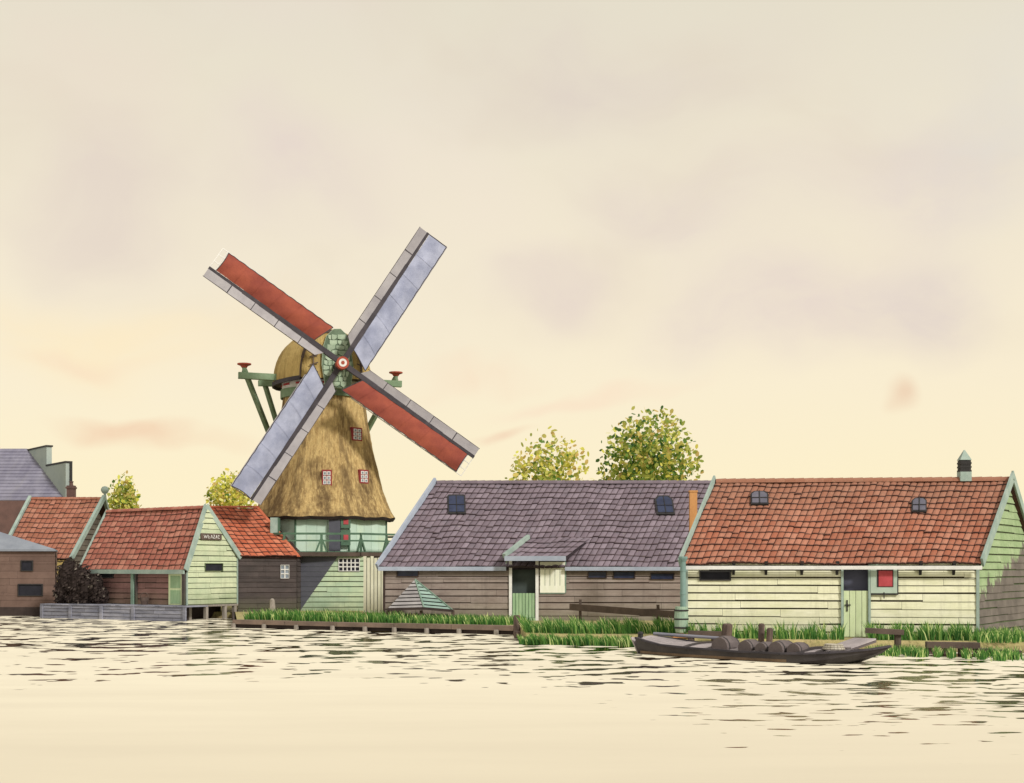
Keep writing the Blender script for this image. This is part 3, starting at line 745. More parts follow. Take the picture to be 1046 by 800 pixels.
tiles(m, G1, G0, T1, T0, 9, 6, seg=2)
hip = 8
m.prism([E1, G1, T1], (0, 0, 1), -.04, 1)
ridge_caps(m, T0 + up * .04, T1 + up * .04, 9, .1); ridge_caps(m, E1 + up * .03, T1 + up * .04, 12, .09)
m.build('roof', ['torange', 'lip'], root)
m = MB(); m.face([G0, E0, T0]); m.build('gable_wall', ['annex'], root)
vent(root, W, wn, mp='panel', mf='white', fw=.02, muntin=(2, 3, .025, 0))
q = lerp(E1, T1, .62); q = Vector((X(280.5, 68.9), 68.9, 4.2))
m = MB(); m.box(q + up * .2, (.36, .4, .9)); ch = m.build('roof_box', ['verge'], root); m = MB(); m.box(q + Vector((.215, 0, .2)), (.06, .38, .86)); m.build('side_board', ['railg'], ch)

# ================================================================== HOUSES FAR LEFT
root = thing('tiled_house', 'dull russet tiled house with ball finial, behind the brown hut', 'house', (-25, 76, .3))
hs = house_shell(root, (X(2, 74), 74), (X(71, 74), 74), (X(33.5, 78), 78), (X(104, 78), 78), .3, 2.95, Z(509.5, 78), 'ochre', 'tdull', 'lip', 14, 12, pitch=.3,
                 B1=(X(120, 82), 82), right_mat='shaded', gapm='gapc', side_gap='gapb', ridge_n=12, over=.1, ov=.05)  # right gable lies in shadow, painted as darker boards
E0, E1, T0, T1 = hs['E0'], hs['E1'], hs['T0'], hs['T1']; dd = hs['d']
m = MB(); barge(m, E0 - dd * .08, T0 - dd * .08 + up * .08, .25, .16); m.build('verge_board', ['verge'], root)
m = MB(); barge(m, E1 + dd * .08, T1 + dd * .08 + up * .10, .25, .16); m.build('verge_board', ['verge'], root)
m = MB(); barge(m, hs['G1'] + dd * .08, T1 + dd * .08 + up * .10, .25, .16); m.build('verge_board', ['verge'], root)
m = MB(); c = T1 + dd * .12; m.lathe(c, [(.05, 0), (.09, .12), (.06, .26), (.15, .32), (.22, .44), (.22, .54), (.14, .66), (.0, .70)], 12); m.build('finial', ['verge'], root, smooth=True)
m = MB(); c = P(72.8, 506, 80); m.box(c + up * -.25, (.42, .42, 1.6)); m.box(c + up * .42, (.50, .50, .10)); ch = m.build('chimney', ['brick'], root)
m = MB(); m.lathe(c + up * .47, [(.13, 0), (.10, .25), (.15, .30), (.10, .33), (0, .33)], 10); m.build('chimney_pot', ['brick'], ch)

root = thing('stepped_gable_house', 'big brown house with blue slate roof and pale stepped gable', 'house', (-31, 86, .3))
zr = Z(459, 88); ze = Z(511.5, 82)
R1 = Vector((X(28, 88), 88)); F1 = Vector((X(67.5, 82), 82)); B1 = R1 * 2 - F1; off = Vector((-12, 0)); F0 = F1 + off; R0 = R1 + off; B0 = B1 + off
def v3(p, z): return Vector((p[0], p[1], z))
m = MB()
for a, b in ((F0, F1), (B1, B0), (B0, F0)): m.prism([v3(a, .2), v3(b, .2), v3(b, ze), v3(a, ze)], Wall(a, b).n, -.2)
m.prism([v3(B0, ze), v3(F0, ze), v3(R0, zr - .1)], (1, 0, 0), .2)
m.build('wall', ['brick'], root)
m = MB()
n = (v3(F1, ze) - v3(F0, ze)).cross(v3(R0, zr) - v3(F0, ze)).normalized()
rows = 16
for k in range(rows):
    a0 = lerp(v3(F0, ze), v3(R0, zr), k / rows); a1 = lerp(v3(F1, ze), v3(R1, zr), k / rows); b0 = lerp(v3(F0, ze), v3(R0, zr), (k + 1) / rows); b1 = lerp(v3(F1, ze), v3(R1, zr), (k + 1) / rows)
    for j in range(18):
        q0, q1 = j / 18, (j + 1) / 18
        A, B, C, D = lerp(a0, a1, q0), lerp(a0, a1, q1), lerp(b0, b1, q1), lerp(b0, b1, q0)
        m.face([A + n * .05, B + n * .05, C + n * .01, D + n * .01]); m.face([A, B, B + n * .05, A + n * .05])
nb_ = (v3(B0, ze) - v3(B1, ze)).cross(v3(R1, zr) - v3(B1, ze)).normalized()
m.prism([v3(B1, ze), v3(B0, ze), v3(R0, zr), v3(R1, zr)], nb_, .05)
m.build('roof', ['slater'], root)
# stepped gable wall in the plane F1-R1-B1
Wg = Wall(F1, B1); L = Wg.L
zs1 = Z(473, 82.2); zs2 = Z(457, 85.3)
poly = [(0, .2), (L, .2), (L, zs1), (L * .76, zs1), (L * .76, zs2), (L * .55, zs2 ), (L * .24 , zs2), (L * .24, zs1), (0, zs1)]
m = MB(); m.prism([Wg.pt(u, z, -.02) for u, z in poly], Wg.n, .32); sgw = m.build('stepped_gable', ['stepg'], root)
m = MB()
for a, b, z in ((0, .24, zs1), (.24, .76, zs2), (.76, 1, zs1)): Wg.slab(m, L * a - .05, L * b + .05, z, z + .10, -.06, .36)
m.build('coping', ['iron'], sgw)
m = MB(); Wg.slab(m, -.13, .0, .2, zs1, .2, .33); m.build('edge_strip', ['iron'], sgw)

# brown hut on the water
root = thing('brown_hut', 'small brown waterside hut with grey sloping roof and two dark openings', 'hut', (-25, 70, 0))
W = Wall((X(-30, 70), 70), (X(56.5, 70), 70))
h1 = W.rect(22.5, 33, 573.5, 582.5); h2 = W.rect(19.5, 43, 597.5, 608)
m = MB(); boards(m, W, .42, 3.27, .36, [h1, h2], gap=.01, t=.02); Wr = Wall((X(56.5, 70), 70), (X(58, 73.4), 73.4)); boards(m, Wr, .42, 3.27, .36, gap=.01)
Wk = Wall((X(58, 73.4), 73.4), (X(-30, 70), 73.4)); boards(m, Wk, .42, 3.27, .5); Wl = Wall((X(-30, 70), 73.4), (X(-30, 70), 70)); boards(m, Wl, .42, 3.27, .5)
m.build('wall', ['hut', 'gapb'], root)
for q in (h1, h2): vent(root, W, q, mp='dark', mf='iron', fw=.05)
m = MB(); W.slab(m, -.1, W.L + .05, -.3, .44, -.3, .05); m.build('base', ['quayd'], root)
a = Vector((X(-32, 70), 69.85, 3.26)); b = Vector((X(57.5, 70), 69.85, 3.26)); c = Vector((X(58.5, 73.6), 73.6, 3.26)); d = Vector((a.x, 73.6, 3.26)); ap = Vector((X(-12, 71.5), 71.5, 4.35))
m = MB()
for p, q in ((a, b), (b, c), (c, d), (d, a)): m.prism([p, q, ap], (0, 0, 1), .06)
m.bar(a, b, .06, .08); m.bar(b, c, .06, .08)
m.build('roof', ['hutroof'], root)

# dock
root = thing('dock', 'blue grey plank dock in front of the rose tiled house', 'dock', (-18, 66, 0))
A = Vector((X(42, 67.4), 67.4)); B = Vector((X(191, 62.9), 62.9)); W = Wall(A, B)
m = MB()
for k in range(5): boards(m, W, -.2 + k * .17, -.2 + (k + 1) * .17, .17, blen=(.8, 3), gap=.012)
m.build('front_boards', ['dock', 'quayd'], root)
m = MB()
for i in range(34):
    a, b = lerp(0, W.L, i / 34) + .01, lerp(0, W.L, (i + 1) / 34) - .01
    W.slab(m, a, b, .63, .68, -1.4, .06)
m.build('deck', ['dock'], root)
for u in (.1, 2, 4, 6, W.L - .1): m = MB(); W.slab(m, u - .08, u + .08, -.4, .62, .0, .09); m.build('pile', ['dock'], root)
# small basket on the dock
W3 = Wall((X(84, 68.8), 68.8), (X(190, 64), 64)); p = W3.pt(W3.u(153), .68, .3)
root = thing('wicker_basket', 'small brown basket left on the dock against the rose tiled house', 'basket', p)
m = MB(); m.lathe(p, [(0, 0), (.14, 0), (.2, .2), (.21, .34), (.18, .34), (.17, .1), (0, .08)], 12); m.build('body', ['stake'], root)
m = MB()
for i in range(8):
    t0_, t1_ = math.pi * i / 8, math.pi * (i + 1) / 8; m.tube(p + Vector((.2 * math.cos(t0_), 0, .32 + .24 * math.sin(t0_))), p + Vector((.2 * math.cos(t1_), 0, .32 + .24 * math.sin(t1_))), .018, n=6)
m.build('handle', ['stake'], root)

# ================================================================== WINDMILL
MC = Vector((X(331, 73), 73)); YAW = math.radians(16)
sn = Vector((math.sin(YAW), -math.cos(YAW), 0)); st = Vector((math.cos(YAW), math.sin(YAW), 0))
root = thing('windmill', 'tall thatched windmill with two red and two pale blue sails', 'windmill', (MC.x, MC.y, .3))
prof = [(4.94, 3.92), (5.25, 3.72), (6.3, 3.26), (7.4, 2.98), (8.5, 2.68), (9.8, 2.42), (11.15, 2.20)]
OR = math.radians(6)
def rad(z):
    for (a, ra), (b, rb) in zip(prof, prof[1:]):
        if a <= z <= b: return lerp(ra, rb, (z - a) / (b - a))
    return prof[0][1] if z < prof[0][0] else prof[-1][1]
def octp(r, z, k, frac=0):
    a = math.radians(22.5 + 45 * k) + OR; b = a + math.radians(45)
    return Vector((MC.x + r * lerp(math.cos(a), math.cos(b), frac), MC.y + r * lerp(math.sin(a), math.sin(b), frac), z))
m = MB(); NS = 10
rows = []
zlist = [lerp(4.94, 11.15, (i / 30)) for i in range(31)]
for z in zlist:
    ring = []
    for k in range(8):
        for j in range(NS):
            p = octp(rad(z), z, k, j / NS); f = abs(j / NS - .5) * 2
            o = Vector((p.x - MC.x, p.y - MC.y, 0)).normalized()
            p = p + o * (.05 * (1 - f) - .06 * max(0, f - .8) / .2 + R.uniform(-.022, .022))
            if z == zlist[0]: p.z += R.uniform(-.03, .05)
            ring.append(p)
    rows.append(ring)
for a, b in zip(rows, rows[1:]):
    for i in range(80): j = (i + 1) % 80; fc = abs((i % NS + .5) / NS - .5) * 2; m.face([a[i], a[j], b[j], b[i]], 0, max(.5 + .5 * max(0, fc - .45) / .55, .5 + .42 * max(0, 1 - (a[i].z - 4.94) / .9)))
inner = [octp(3.2, 5.2, i // NS, (i % NS) / NS) for i in range(80)]; edge = [p + Vector((0, 0, -.16)) * 1 + (Vector((MC.x, MC.y, p.z)) - p).normalized() * .12 for p in rows[0]]
for i in range(80):
    j = (i + 1) % 80; m.face([edge[i], edge[j], rows[0][j], rows[0][i]], 1, .3); m.face([inner[i], inner[j], edge[j], edge[i]], 1, .3)
m.build('thatched_body', ['thatch', 'quayd'], root)
# drum of green boards
m = MB()
for k in range(8):
    A = octp(3.45, 0, k); B = octp(3.45, 0, k + 1); Wd = Wall((A.x, A.y), (B.x, B.y))
    n_ = 5
    for i in range(n_): Wd.slab(m, Wd.L * i / n_ + .006, Wd.L * (i + 1) / n_ - .006, 3.2, 5.15, -.05, .0)
    for kk in (0,): m.tube(octp(3.46, 3.2, k), octp(3.46, 5.1, k), .05, n=6, mi=1)
m.build('drum', ['drum', 'railg'], root)
# base block of green boards
zb, zt = .2, 2.97
a = Vector((X(302, 68.8), 68.8)); b = Vector((X(372, 68.8), 68.8)); W = Wall(a, b); b2 = Vector((b.x + .2, 76)); a2 = Vector((a.x, 76))
wn = W.rect(346.5, 367, 571, 583)
m = MB(); boards(m, W, zb, zt, .25, [wn]); boards(m, Wall(b, b2), zb, zt, .25); boards(m, Wall(b2, a2), zb, zt, .4); boards(m, Wall(a2, a), zb, zt, .4)
m.build('base_wall', ['millwall', 'gapg'], root)
vent(root, W, wn, mp='dark', mf='white', fw=.03, muntin=(5, 3, .028, 0))
m = MB()  # cast shadow on the mill wall, added as a dark slanting shape
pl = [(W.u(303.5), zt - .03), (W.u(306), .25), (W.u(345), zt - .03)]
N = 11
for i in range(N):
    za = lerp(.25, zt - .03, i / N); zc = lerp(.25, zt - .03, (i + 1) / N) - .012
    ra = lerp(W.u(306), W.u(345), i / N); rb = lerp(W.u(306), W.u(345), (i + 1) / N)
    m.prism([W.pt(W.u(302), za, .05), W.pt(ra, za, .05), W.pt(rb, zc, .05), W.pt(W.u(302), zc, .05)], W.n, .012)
m.build('shadow_panel', ['slate_and_shadow'], root, label='slate grey slanting panel, a cast shadow put in as colour')
m = MB()
for k in range(8): pass
m.lathe((MC.x, MC.y, 0), [(3.3, .2), (3.3, 3.1)], 8, rz=math.radians(22.5) + OR); m.build('base_drum', ['annex'], root)
# stage
def so(r, z, k, f=0): return octp(r, z, k, f)
m = MB(); rs = 4.95
for k in range(8):
    n_ = 12
    for i in range(n_):
        a_, b_ = i / n_, (i + .93) / n_
        p = [so(3.4, 3.14, k, a_), so(rs, 3.14, k, a_), so(rs, 3.14, k, b_), so(3.4, 3.14, k, b_)]
        m.hexa(p + [q + up * .06 for q in p], 0)
stg = m.build('stage', ['railg'], root)
m = MB()
for k in range(8): m.bar(so(rs - .02, 3.06, k), so(rs - .02, 3.06, k + 1), .12, .20)
m.build('edge_beam', ['rail'], stg)
m = MB()
for k in range(8):
    for f_ in (0,): m.bar(so(rs - .3, 3.0, k), so(3.2, 1.8, k), .12, .12)
m.build('stage_brace', ['railg'], root)
m = MB()
for k in range(8):
    m.bar(so(rs - .08, 4.06, k), so(rs - .08, 4.06, k + 1), .11, .10); m.bar(so(rs - .08, 3.72, k), so(rs - .08, 3.72, k + 1), .08, .08)
rl = m.build('stage_railing', ['railg'], root)
for k in range(8):
    for f_ in (.02, .5):
        p = so(rs - .08, 3.2, k, f_); e = (so(rs, 0, k + 1) - so(rs, 0, k)).normalized()
        o_ = (p - Vector((MC.x, MC.y, p.z))).normalized()
        m = MB(); m.bar(p, p + up * .84, .11, .10); m.bar(p + o_ * .03 + e * .26, p + up * .66, .09, .08); m.bar(p + o_ * .03 - e * .26, p + up * .66, .09, .08)
        m.build('baluster', ['railg'], rl)
# stage door, shutters
def face_pt(px, Y): return X(px, Y)
Wd = Wall((X(330, 69.6), 69.6), (X(365, 69.75), 69.75))
u0, u1 = Wd.u(336), Wd.u(347.6)
m = MB(); Wd.slab(m, u0, u1, 3.2, Z(524, 69.6), -.3, .0); m.build('stage_door', ['slate_and_shadow'], root, label='slate grey door standing on the stage')
for (ya, yb) in ((524, 539.5), (541.5, 557)):
    m = MB(); u0, u1 = Wd.u(348.2), Wd.u(358); za, zb_ = Z(yb, 69.6), Z(ya, 69.6)
    Wd.slab(m, u0, u1, za, zb_, -.1, .0); s_ = m.build('stage_shutter', ['railg'], root)
    m = MB(); Wd.slab(m, lerp(u0, u1, .28), lerp(u0, u1, .78), lerp(za, zb_, .25), lerp(za, zb_, .8), .0, .02); m.build('red_panel', ['redp'], s_)
# tower windows
def tower_hit(px, py):
    y = 66.0
    while y < 73:
        z = Z(py, y); x = X(px, y); r = rad(z)
        dx, dy = x - MC.x, y - MC.y; a = (math.atan2(dy, dx) - OR - math.radians(22.5)) % math.radians(45) - math.radians(22.5)
        if math.hypot(dx, dy) * math.cos(a) < r * math.cos(math.radians(22.5)): break
        y += .02
    return Vector((x, y, z)), math.atan2(dy, dx) - a
for (px0, px1, py0, py1) in ((358.5, 367.5, 437, 450.5), (329, 339, 480, 496.5), (366, 374, 480, 494)):
    c, an = tower_hit((px0 + px1) / 2, (py0 + py1) / 2)
    o_ = Vector((math.cos(an), math.sin(an), 0)); e = Vector((-math.sin(an), math.cos(an), 0))
    if e.x < 0: e = -e
    c2, _ = tower_hit((px0 + px1) / 2, py1 - 1)
    hw = (px1 - px0) * c.y / F / 2 / max(.5, abs(e.x)); hh = (py1 - py0) * c.y / F / 2
    c = Vector((c.x, c.y, c.z)) + o_ * (.14 if True else 0)
    def wp(x, z_, o): return c + e * (hw * x) + up * (hh * z_) + o_ * o
    m = MB(); w_ = .05
    m.prism([wp(-1, -1, -.3), wp(1, -1, -.3), wp(1, 1, -.3), wp(-1, 1, -.3)], o_, .30); fr = m.build('window', ['redw'], root)
    m = MB()
    for ix in (0, 1):
        for iz in (0, 1, 2):
            x0_ = -.74 + ix * .80; z0_ = -.80 + iz * .56
            m.prism([wp(x0_, z0_, .0), wp(x0_ + .66, z0_, .0), wp(x0_ + .66, z0_ + .46, .0), wp(x0_, z0_ + .46, .0)], o_, .02)
    m.build('sash', ['white'], fr)
    for ix in (0, 1):
        for iz in (0, 1, 2):
            m = MB(); x0_ = -.60 + ix * .80; z0_ = -.73 + iz * .56
            m.prism([wp(x0_, z0_, .02), wp(x0_ + .38, z0_, .02), wp(x0_ + .38, z0_ + .30, .02), wp(x0_, z0_ + .30, .02)], o_, .006); m.build('pane', ['panel'], fr)
# neck bands
c0 = (MC.x, MC.y, 0)
m = MB(); m.lathe(c0, [(2.16, 11.1), (2.24, 11.12), (2.24, 11.55), (2.1, 11.56)], 32); m.build('neck_band', ['beamg'], root, label='green band')
m = MB(); m.lathe(c0, [(2.12, 11.55), (2.16, 11.56), (2.16, 11.92), (2.1, 11.93)], 32)
nk = m.build('neck_band', ['white'], root, label='white band')
for i in range(12):
    a = 2 * math.pi * i / 12 + .1; m = MB()
    pts = [Vector((MC.x + 2.18 * math.cos(a + t), MC.y + 2.18 * math.sin(a + t), 0)) for t in (-.15, -.05, .05, .15)]
    for p, q in zip(pts, pts[1:]): m.bar(p + up * 11.76, q + up * 11.76, .02, .10)
    m.build('red_dash', ['redp'], nk)
# cap: thatched hood lofted along its axis
CC = Vector((X(330.5, 73), 73, 0)); zc0 = 11.95
secs = [(2.62, 1.55, 2.30), (2.2, 1.82, 2.48), (1.5, 2.12, 2.60), (.6, 2.42, 2.68), (-.4, 2.56, 2.62), (-1.3, 2.45, 2.42), (-2.1, 2.15, 2.0), (-2.75, 1.6, 1.4), (-3.1, .9, .8), (-3.2, .1, .1)]
m = MB(); rings = []
for s_, w_, h_ in secs:
    ring = []
    for i in range(25):
        t = math.pi * i / 24; cx_ = math.copysign(abs(math.cos(t)) ** .85, math.cos(t)); sz_ = abs(math.sin(t)) ** .92
        bulge = 1.0
        ring.append(CC + sn * s_ + st * (w_ * cx_) + up * (zc0 + h_ * sz_ - .05 * (1 - sz_)))
    rings.append(ring)
for a, b in zip(rings, rings[1:]):
    for i in range(24): m.face([a[i], a[i + 1], b[i + 1], b[i]], 0, .5)
m.face(rings[0], 0, .5)
for a, b in zip(rings, rings[1:]): m.face([a[0], b[0], b[24], a[24]], 1, .5)
cap = m.build('cap', ['capth', 'quayd'], root, smooth=False)
m = MB()
for a, b in zip(rings, rings[1:]):
    for i in (0, 24): m.bar(a[i] - up * .02, b[i] - up * .02, .10, .20)
m.build('cap_beam', ['stock'], cap)
# thatch rim round the front
m = MB()
for i in range(24): m.bar(rings[0][i] + sn * .02, rings[0][i + 1] + sn * .02, .08, .14)
m.build('front_rim', ['stake'], cap)
# front board: green shingled fan with dark joints, and thatch lattice either side
m = MB(); fo = CC + sn * 2.68
def fp(x, z_, o=0): return fo + st * (x + .30) + up * (zc0 + z_) + sn * o
out_ = [(-.62, -.55), (.66, -.55), (.80, .5), (.66, 1.5), (.45, 2.15), (.15, 2.42), (-.2, 2.40), (-.56, 2.05), (-.76, 1.4), (-.80, .6)]
m.prism([fp(x, z_) for x, z_ in out_], sn, .10, 0)
bd = m.build('front_board', ['baard'], root)
def inside(x, z_):
    c = False; n_ = len(out_); j = n_ - 1
    for i in range(n_):
        if (out_[i][1] > z_) != (out_[j][1] > z_) and x < (out_[j][0] - out_[i][0]) * (z_ - out_[i][1]) / (out_[j][1] - out_[i][1]) + out_[i][0]: c = not c
        j = i
    return c
m = MB(); m2 = MB(); zz = -.45; row = 0
while zz < 2.55:
    x = -1.1 + R.uniform(0, .25)
    while x < 1.1:
        w_ = R.uniform(.16, .46)
        q = [(x + .02, zz + .02 + R.uniform(-.06, .06)), (x + w_ * .5, zz - .03 + R.uniform(-.05, .03)), (x + w_ - .02, zz + .02 + R.uniform(-.06, .06)), (x + w_ - .01, zz + .21 + R.uniform(-.03, .03)), (x + .02, zz + .21 + R.uniform(-.03, .03))]
        if all(inside(a_, b_) for a_, b_ in q): m.prism([fp(a_, b_, .115) for a_, b_ in q], sn, R.uniform(.02, .05), 0)
        x += w_
    zz += .26; row += 1
m.build('shingle', ['baard'], bd)
m2.prism([fp(x * .97, z_ * .99 + .01, .10) for x, z_ in out_], sn, .012); m2.build('backing', ['baardl'], bd)
for sx_ in (-1, 1):
    m = MB()
    for zz in (.25, .7, 1.1): m.bar(fp(sx_ * .98, zz, .04), fp(sx_ * 1.40, zz - .15, .04), .03, .05)
    m.bar(fp(sx_ * 1.18, .1, .04), fp(sx_ * 1.22, 1.15, .04), .03, .05, up=st)
    m.build('lattice', ['stake'], cap)
# windshaft and hub
HUBC = P(348.5, 372, 69.45); 
m = MB(); m.tube(HUBC - sn * 1.6, HUBC + sn * .1, .26, .26, 12); m.build('windshaft', ['iron'], root)
hb = MB(); e1 = st; e2 = up
def disc(mb, r, o0, o1, mi): mb.tube(HUBC + sn * o0, HUBC + sn * o1, r, r, 24, mi)
disc(hb, .31, .02, .52, 0); hub = hb.build('hub', ['redk'], root)
m = MB(); disc(m, .20, .52, .535, 0); m.build('hub_ring', ['white'], hub)
m = MB(); disc(m, .09, .535, .55, 0); m.build('hub_boss', ['redk'], hub)
# sails
RL = 8.05
def make_sail(deg, cloth, tip_open, rs_in, rs_out, depth, RL=8.05):
    a = math.radians(deg); er = st * math.cos(a) + up * math.sin(a); es = -st * math.sin(a) + up * math.cos(a)
    def q(r, s_, o=0): return HUBC + er * r + es * s_ + sn * (depth + o)
    m = MB(); n_ = 8
    for i in range(n_):   # tapered stock
        w0 = lerp(.26, .13, i / n_); m.bar(q(RL * i / n_, 0), q(RL * (i + 1) / n_, 0), w0 * .9, w0, up=es)
    sail = m.build('sail', ['stock'], root, label='sail with ' + ('red' if cloth == 'redcloth' else 'pale blue') + ' cloth')
    m = MB(); ns = 5
    for i in range(ns):
        r0 = lerp(.95, RL, i / ns) + .02; r1 = lerp(.95, RL, (i + 1) / ns) - .02
        i0 = .10 if i else .10; o0 = .34 if i == 0 else .46
        tw0, tw1 = lerp(.10, .02, i / ns), lerp(.10, .02, (i + 1) / ns)
        A, B, C_, D = q(r0, .07, .05), q(r1, .07, .05), q(r1, .50, .05 + tw1), q(r0 + (.35 if i == 0 else 0), .48, .05 + tw0)
        m.prism([A, B, C_, D], sn, .025)
    m.build('windboard', ['windb'], sail)
    m = MB()
    for i in range(1, ns): r0 = lerp(.95, RL, i / ns); m.bar(q(r0, .07, .06), q(r0, .50, .11), .03, .05, up=er)
    for i in range(ns): m.bar(q(lerp(1.2, RL, i / ns), .505, .10), q(lerp(1.2, RL, (i + 1) / ns), .505, .08), .02, .03, up=es)
    m.build('windboard_batten', ['stock'], sail)
    # lattice (hek) behind the cloth
    m = MB(); rend = RL - .02
    for i in range(22):
        r0 = lerp(rs_in + .1, rend, i / 21); m.bar(q(r0, -.02, .0), q(r0, -1.16, .02), .035, .035, up=er)
    for s_ in (-.42, -.80, -1.17): m.bar(q(rs_in, s_, .03), q(rend, s_, .02), .035, .04, up=es)
    m.build('lattice', ['white' if tip_open else 'windb'], sail)
    m = MB(); nr_, nsg = 40, 8; top = RL - (.36 if tip_open else .03)
    g_ = []
    for i in range(nr_ + 1):
        row_ = []
        for j in range(nsg + 1):
            f_ = j / nsg; s_ = lerp(-.09, -1.14 - (.012 * math.sin(i * 1.7) if 0 < i < nr_ else 0), f_)
            r0 = lerp(lerp(rs_in, rs_out, f_), top - (.05 * math.sin(f_ * 3.1)), i / nr_)
            bel = .16 * math.sin(math.pi * f_) + .02 * math.sin(i * .9 + j) + .22 * f_ * (1 - i / nr_)
            row_.append(q(r0, s_, .07 + bel * .8))
        g_.append(row_)
    for i in range(nr_):
        for j in range(nsg): m.face([g_[i][j], g_[i + 1][j], g_[i + 1][j + 1], g_[i][j + 1]], 0, .5)
    m.build('cloth', [cloth], sail, smooth=True)
    m = MB()
    for i in range(5, nr_, 7):
        for j in range(nsg): m.bar(g_[i][j] + sn * .012, g_[i][j + 1] + sn * .012, .012, .004, up=er)
    m.build('cloth_seam', [cloth], sail)
    m = MB()
    for i in range(nr_): m.tube(g_[i][nsg], g_[i + 1][nsg], .022, n=5, cap=False)
    for j in range(nsg): m.tube(g_[nr_][j], g_[nr_][j + 1], .022, n=5, cap=False); m.tube(g_[0][j], g_[0][j + 1], .022, n=5, cap=False)
    m.build('hem_rope', ['stock'], sail)
make_sail(57.0, 'bluecloth', False, .95, .35, .0)
make_sail(237.0, 'bluecloth', False, 1.45, .85, .0)
make_sail(146.0, 'redcloth', True, 1.75, 1.35, .26, 7.75)
make_sail(326.3, 'redcloth', True, 1.3, .7, .26)
# winding gear: long and short beams, braces to the tail pole
def hbeam(c, sL, sR, z, w=.30): return c - st * sL + up * z, c + st * sR + up * z
zl = Z(384, 72)
L0 = P(243.5, 383.5, 71.7); L1 = P(410, 392.5, 74.1)
TP = Vector((MC.x, MC.y, 0)) - sn * 5.6
m = MB(); m.bar(L0, L1, .32, .32); m.build('winding_beam', ['beamg'], root, label='long green beam across the cap')
m = MB(); S0 = P(264, 391.5, 74.2); S1 = P(385, 395, 76.4); m.bar(S0, S1, .28, .30); m.build('winding_beam', ['beamg'], root, label='short green beam at the back of the cap')
T = TP + up * 4.2
for a_ in (lerp(L0, L1, .035), lerp(L0, L1, .965)):
    m = MB(); m.bar(a_ + up * .3, T, .20, .24); m.build('brace', ['beamg'], root)
    m = MB(); m.lathe(a_ + up * .12, [(0, 0), (.11, 0), (.11, .26), (.13, .30)], 10); kp = m.build('knob_post', ['beamg'], root)
    m = MB(); m.lathe(a_ + up * .40, [(0, 0), (.13, 0), (.2, .1), (.36, .16), (.36, .22), (0, .24)], 12); m.build('knob', ['redk'], kp)
for a_ in (lerp(S0, S1, .05), lerp(S0, S1, .95)):
    m = MB(); m.bar(a_, T + up * .4, .18, .24); m.build('brace', ['beamg'], root)
m = MB(); m.bar(CC - sn * 2.6 + up * 12.6, T - up * .6, .3, .32); m.build('tail_pole', ['beamg'], root)

p_ = P(278, 616, 66.3); m = MB(); m.lathe((p_.x, 66.3, .25), [(.17, 0), (.15, .3), (.12, .62), (.06, .70), (0, .71)], 9); tag(m.build('mooring_stump', ['post']), 'short pale stump in the grass before the dark annex', 'stump')
# plank fence between mill and middle house
W = Wall((X(371, 66), 66), (X(393, 65.8), 65.8))
root = thing('plank_fence', 'cream upright plank fence between the mill and the brown house', 'fence', (W.A.x, 66, .3))
for i in range(6):
    m = MB(); a_ = lerp(0, W.L, i / 6) + .02; b_ = lerp(0, W.L, (i + 1) / 6) - .015
    W.slab(m, a_, b_, .25, Z(569, 66) + R.uniform(-.05, .05), .0, .03); m.build('plank', ['fence'], root)
m = MB(); W.slab(m, 0, W.L, .3, 2.75, -.12, -.06, 0); m.build('backing', ['gapc'], root)

# slatted cover in front of the brown house
Yc = 55.2
root = thing('slatted_boat_cover', 'low pyramid shaped cover of grey and green slats against the brown house', 'cover', (X(430, Yc), Yc, .5))
def sl(ax, ay, bx, by, cx, cy, n_, mat, ny):
    mm = MB()
    for i in range(n_):
        t0_, t1_ = i / n_, (i + .70) / n_
        p0 = lerp(P(ax, ay, Yc - .9), P(cx, cy, Yc + ny), t0_); p1 = lerp(P(bx, by, Yc - .9), P(cx, cy, Yc + ny), t0_); q1 = lerp(P(bx, by, Yc - .9), P(cx, cy, Yc + ny), t1_); q0 = lerp(P(ax, ay, Yc - .9), P(cx, cy, Yc + ny), t1_)
        mm.prism([p0, p1, q1, q0], (0, -1, .3), .03, 0)
    mm.prism([P(ax, ay, Yc - .86), P(bx, by, Yc - .86), P(cx, cy, Yc + ny + .04)], (0, 1, 0), .02, 1)
    return mm.build('slat_panel', [mat, 'quayd'], root)
sl(396, 622, 433, 621, 424, 592, 8, 'cover', 0)
p_ = sl(433, 621, 462.5, 623.5, 424, 592, 8, 'coverg', 0); p_['label'] = 'green slatted side'
m = MB(); m.bar(P(396, 622.5, Yc - .92), P(433, 621.5, Yc - .92), .12, .1); m.bar(P(433, 621.5, Yc - .92), P(463, 624, Yc - .92), .12, .1); m.build('base_rail', ['quayd'], root)
m = MB(); m.bar(P(433, 621, Yc - .94), P(424, 592, Yc - .03), .05, .06); m.bar(P(462.5, 623.5, Yc - .94), P(424, 592, Yc - .03), .05, .06); m.build('corner_rail', ['trimg'], root)
m = MB(); a_ = P(396, 622, Yc - .9); b_ = P(462.5, 623.5, Yc - .9); 
m.prism([a_, b_, Vector((b_.x, Yc + .5, b_.z)), Vector((a_.x, Yc + .5, a_.z))], (0, 0, 1), .04); 
for q_ in (a_, b_, P(430, 622, Yc - .9)): m.box(Vector((q_.x, q_.y + .15, .5)), (.12, .12, .5))
m.build('trestle', ['stake'], root)

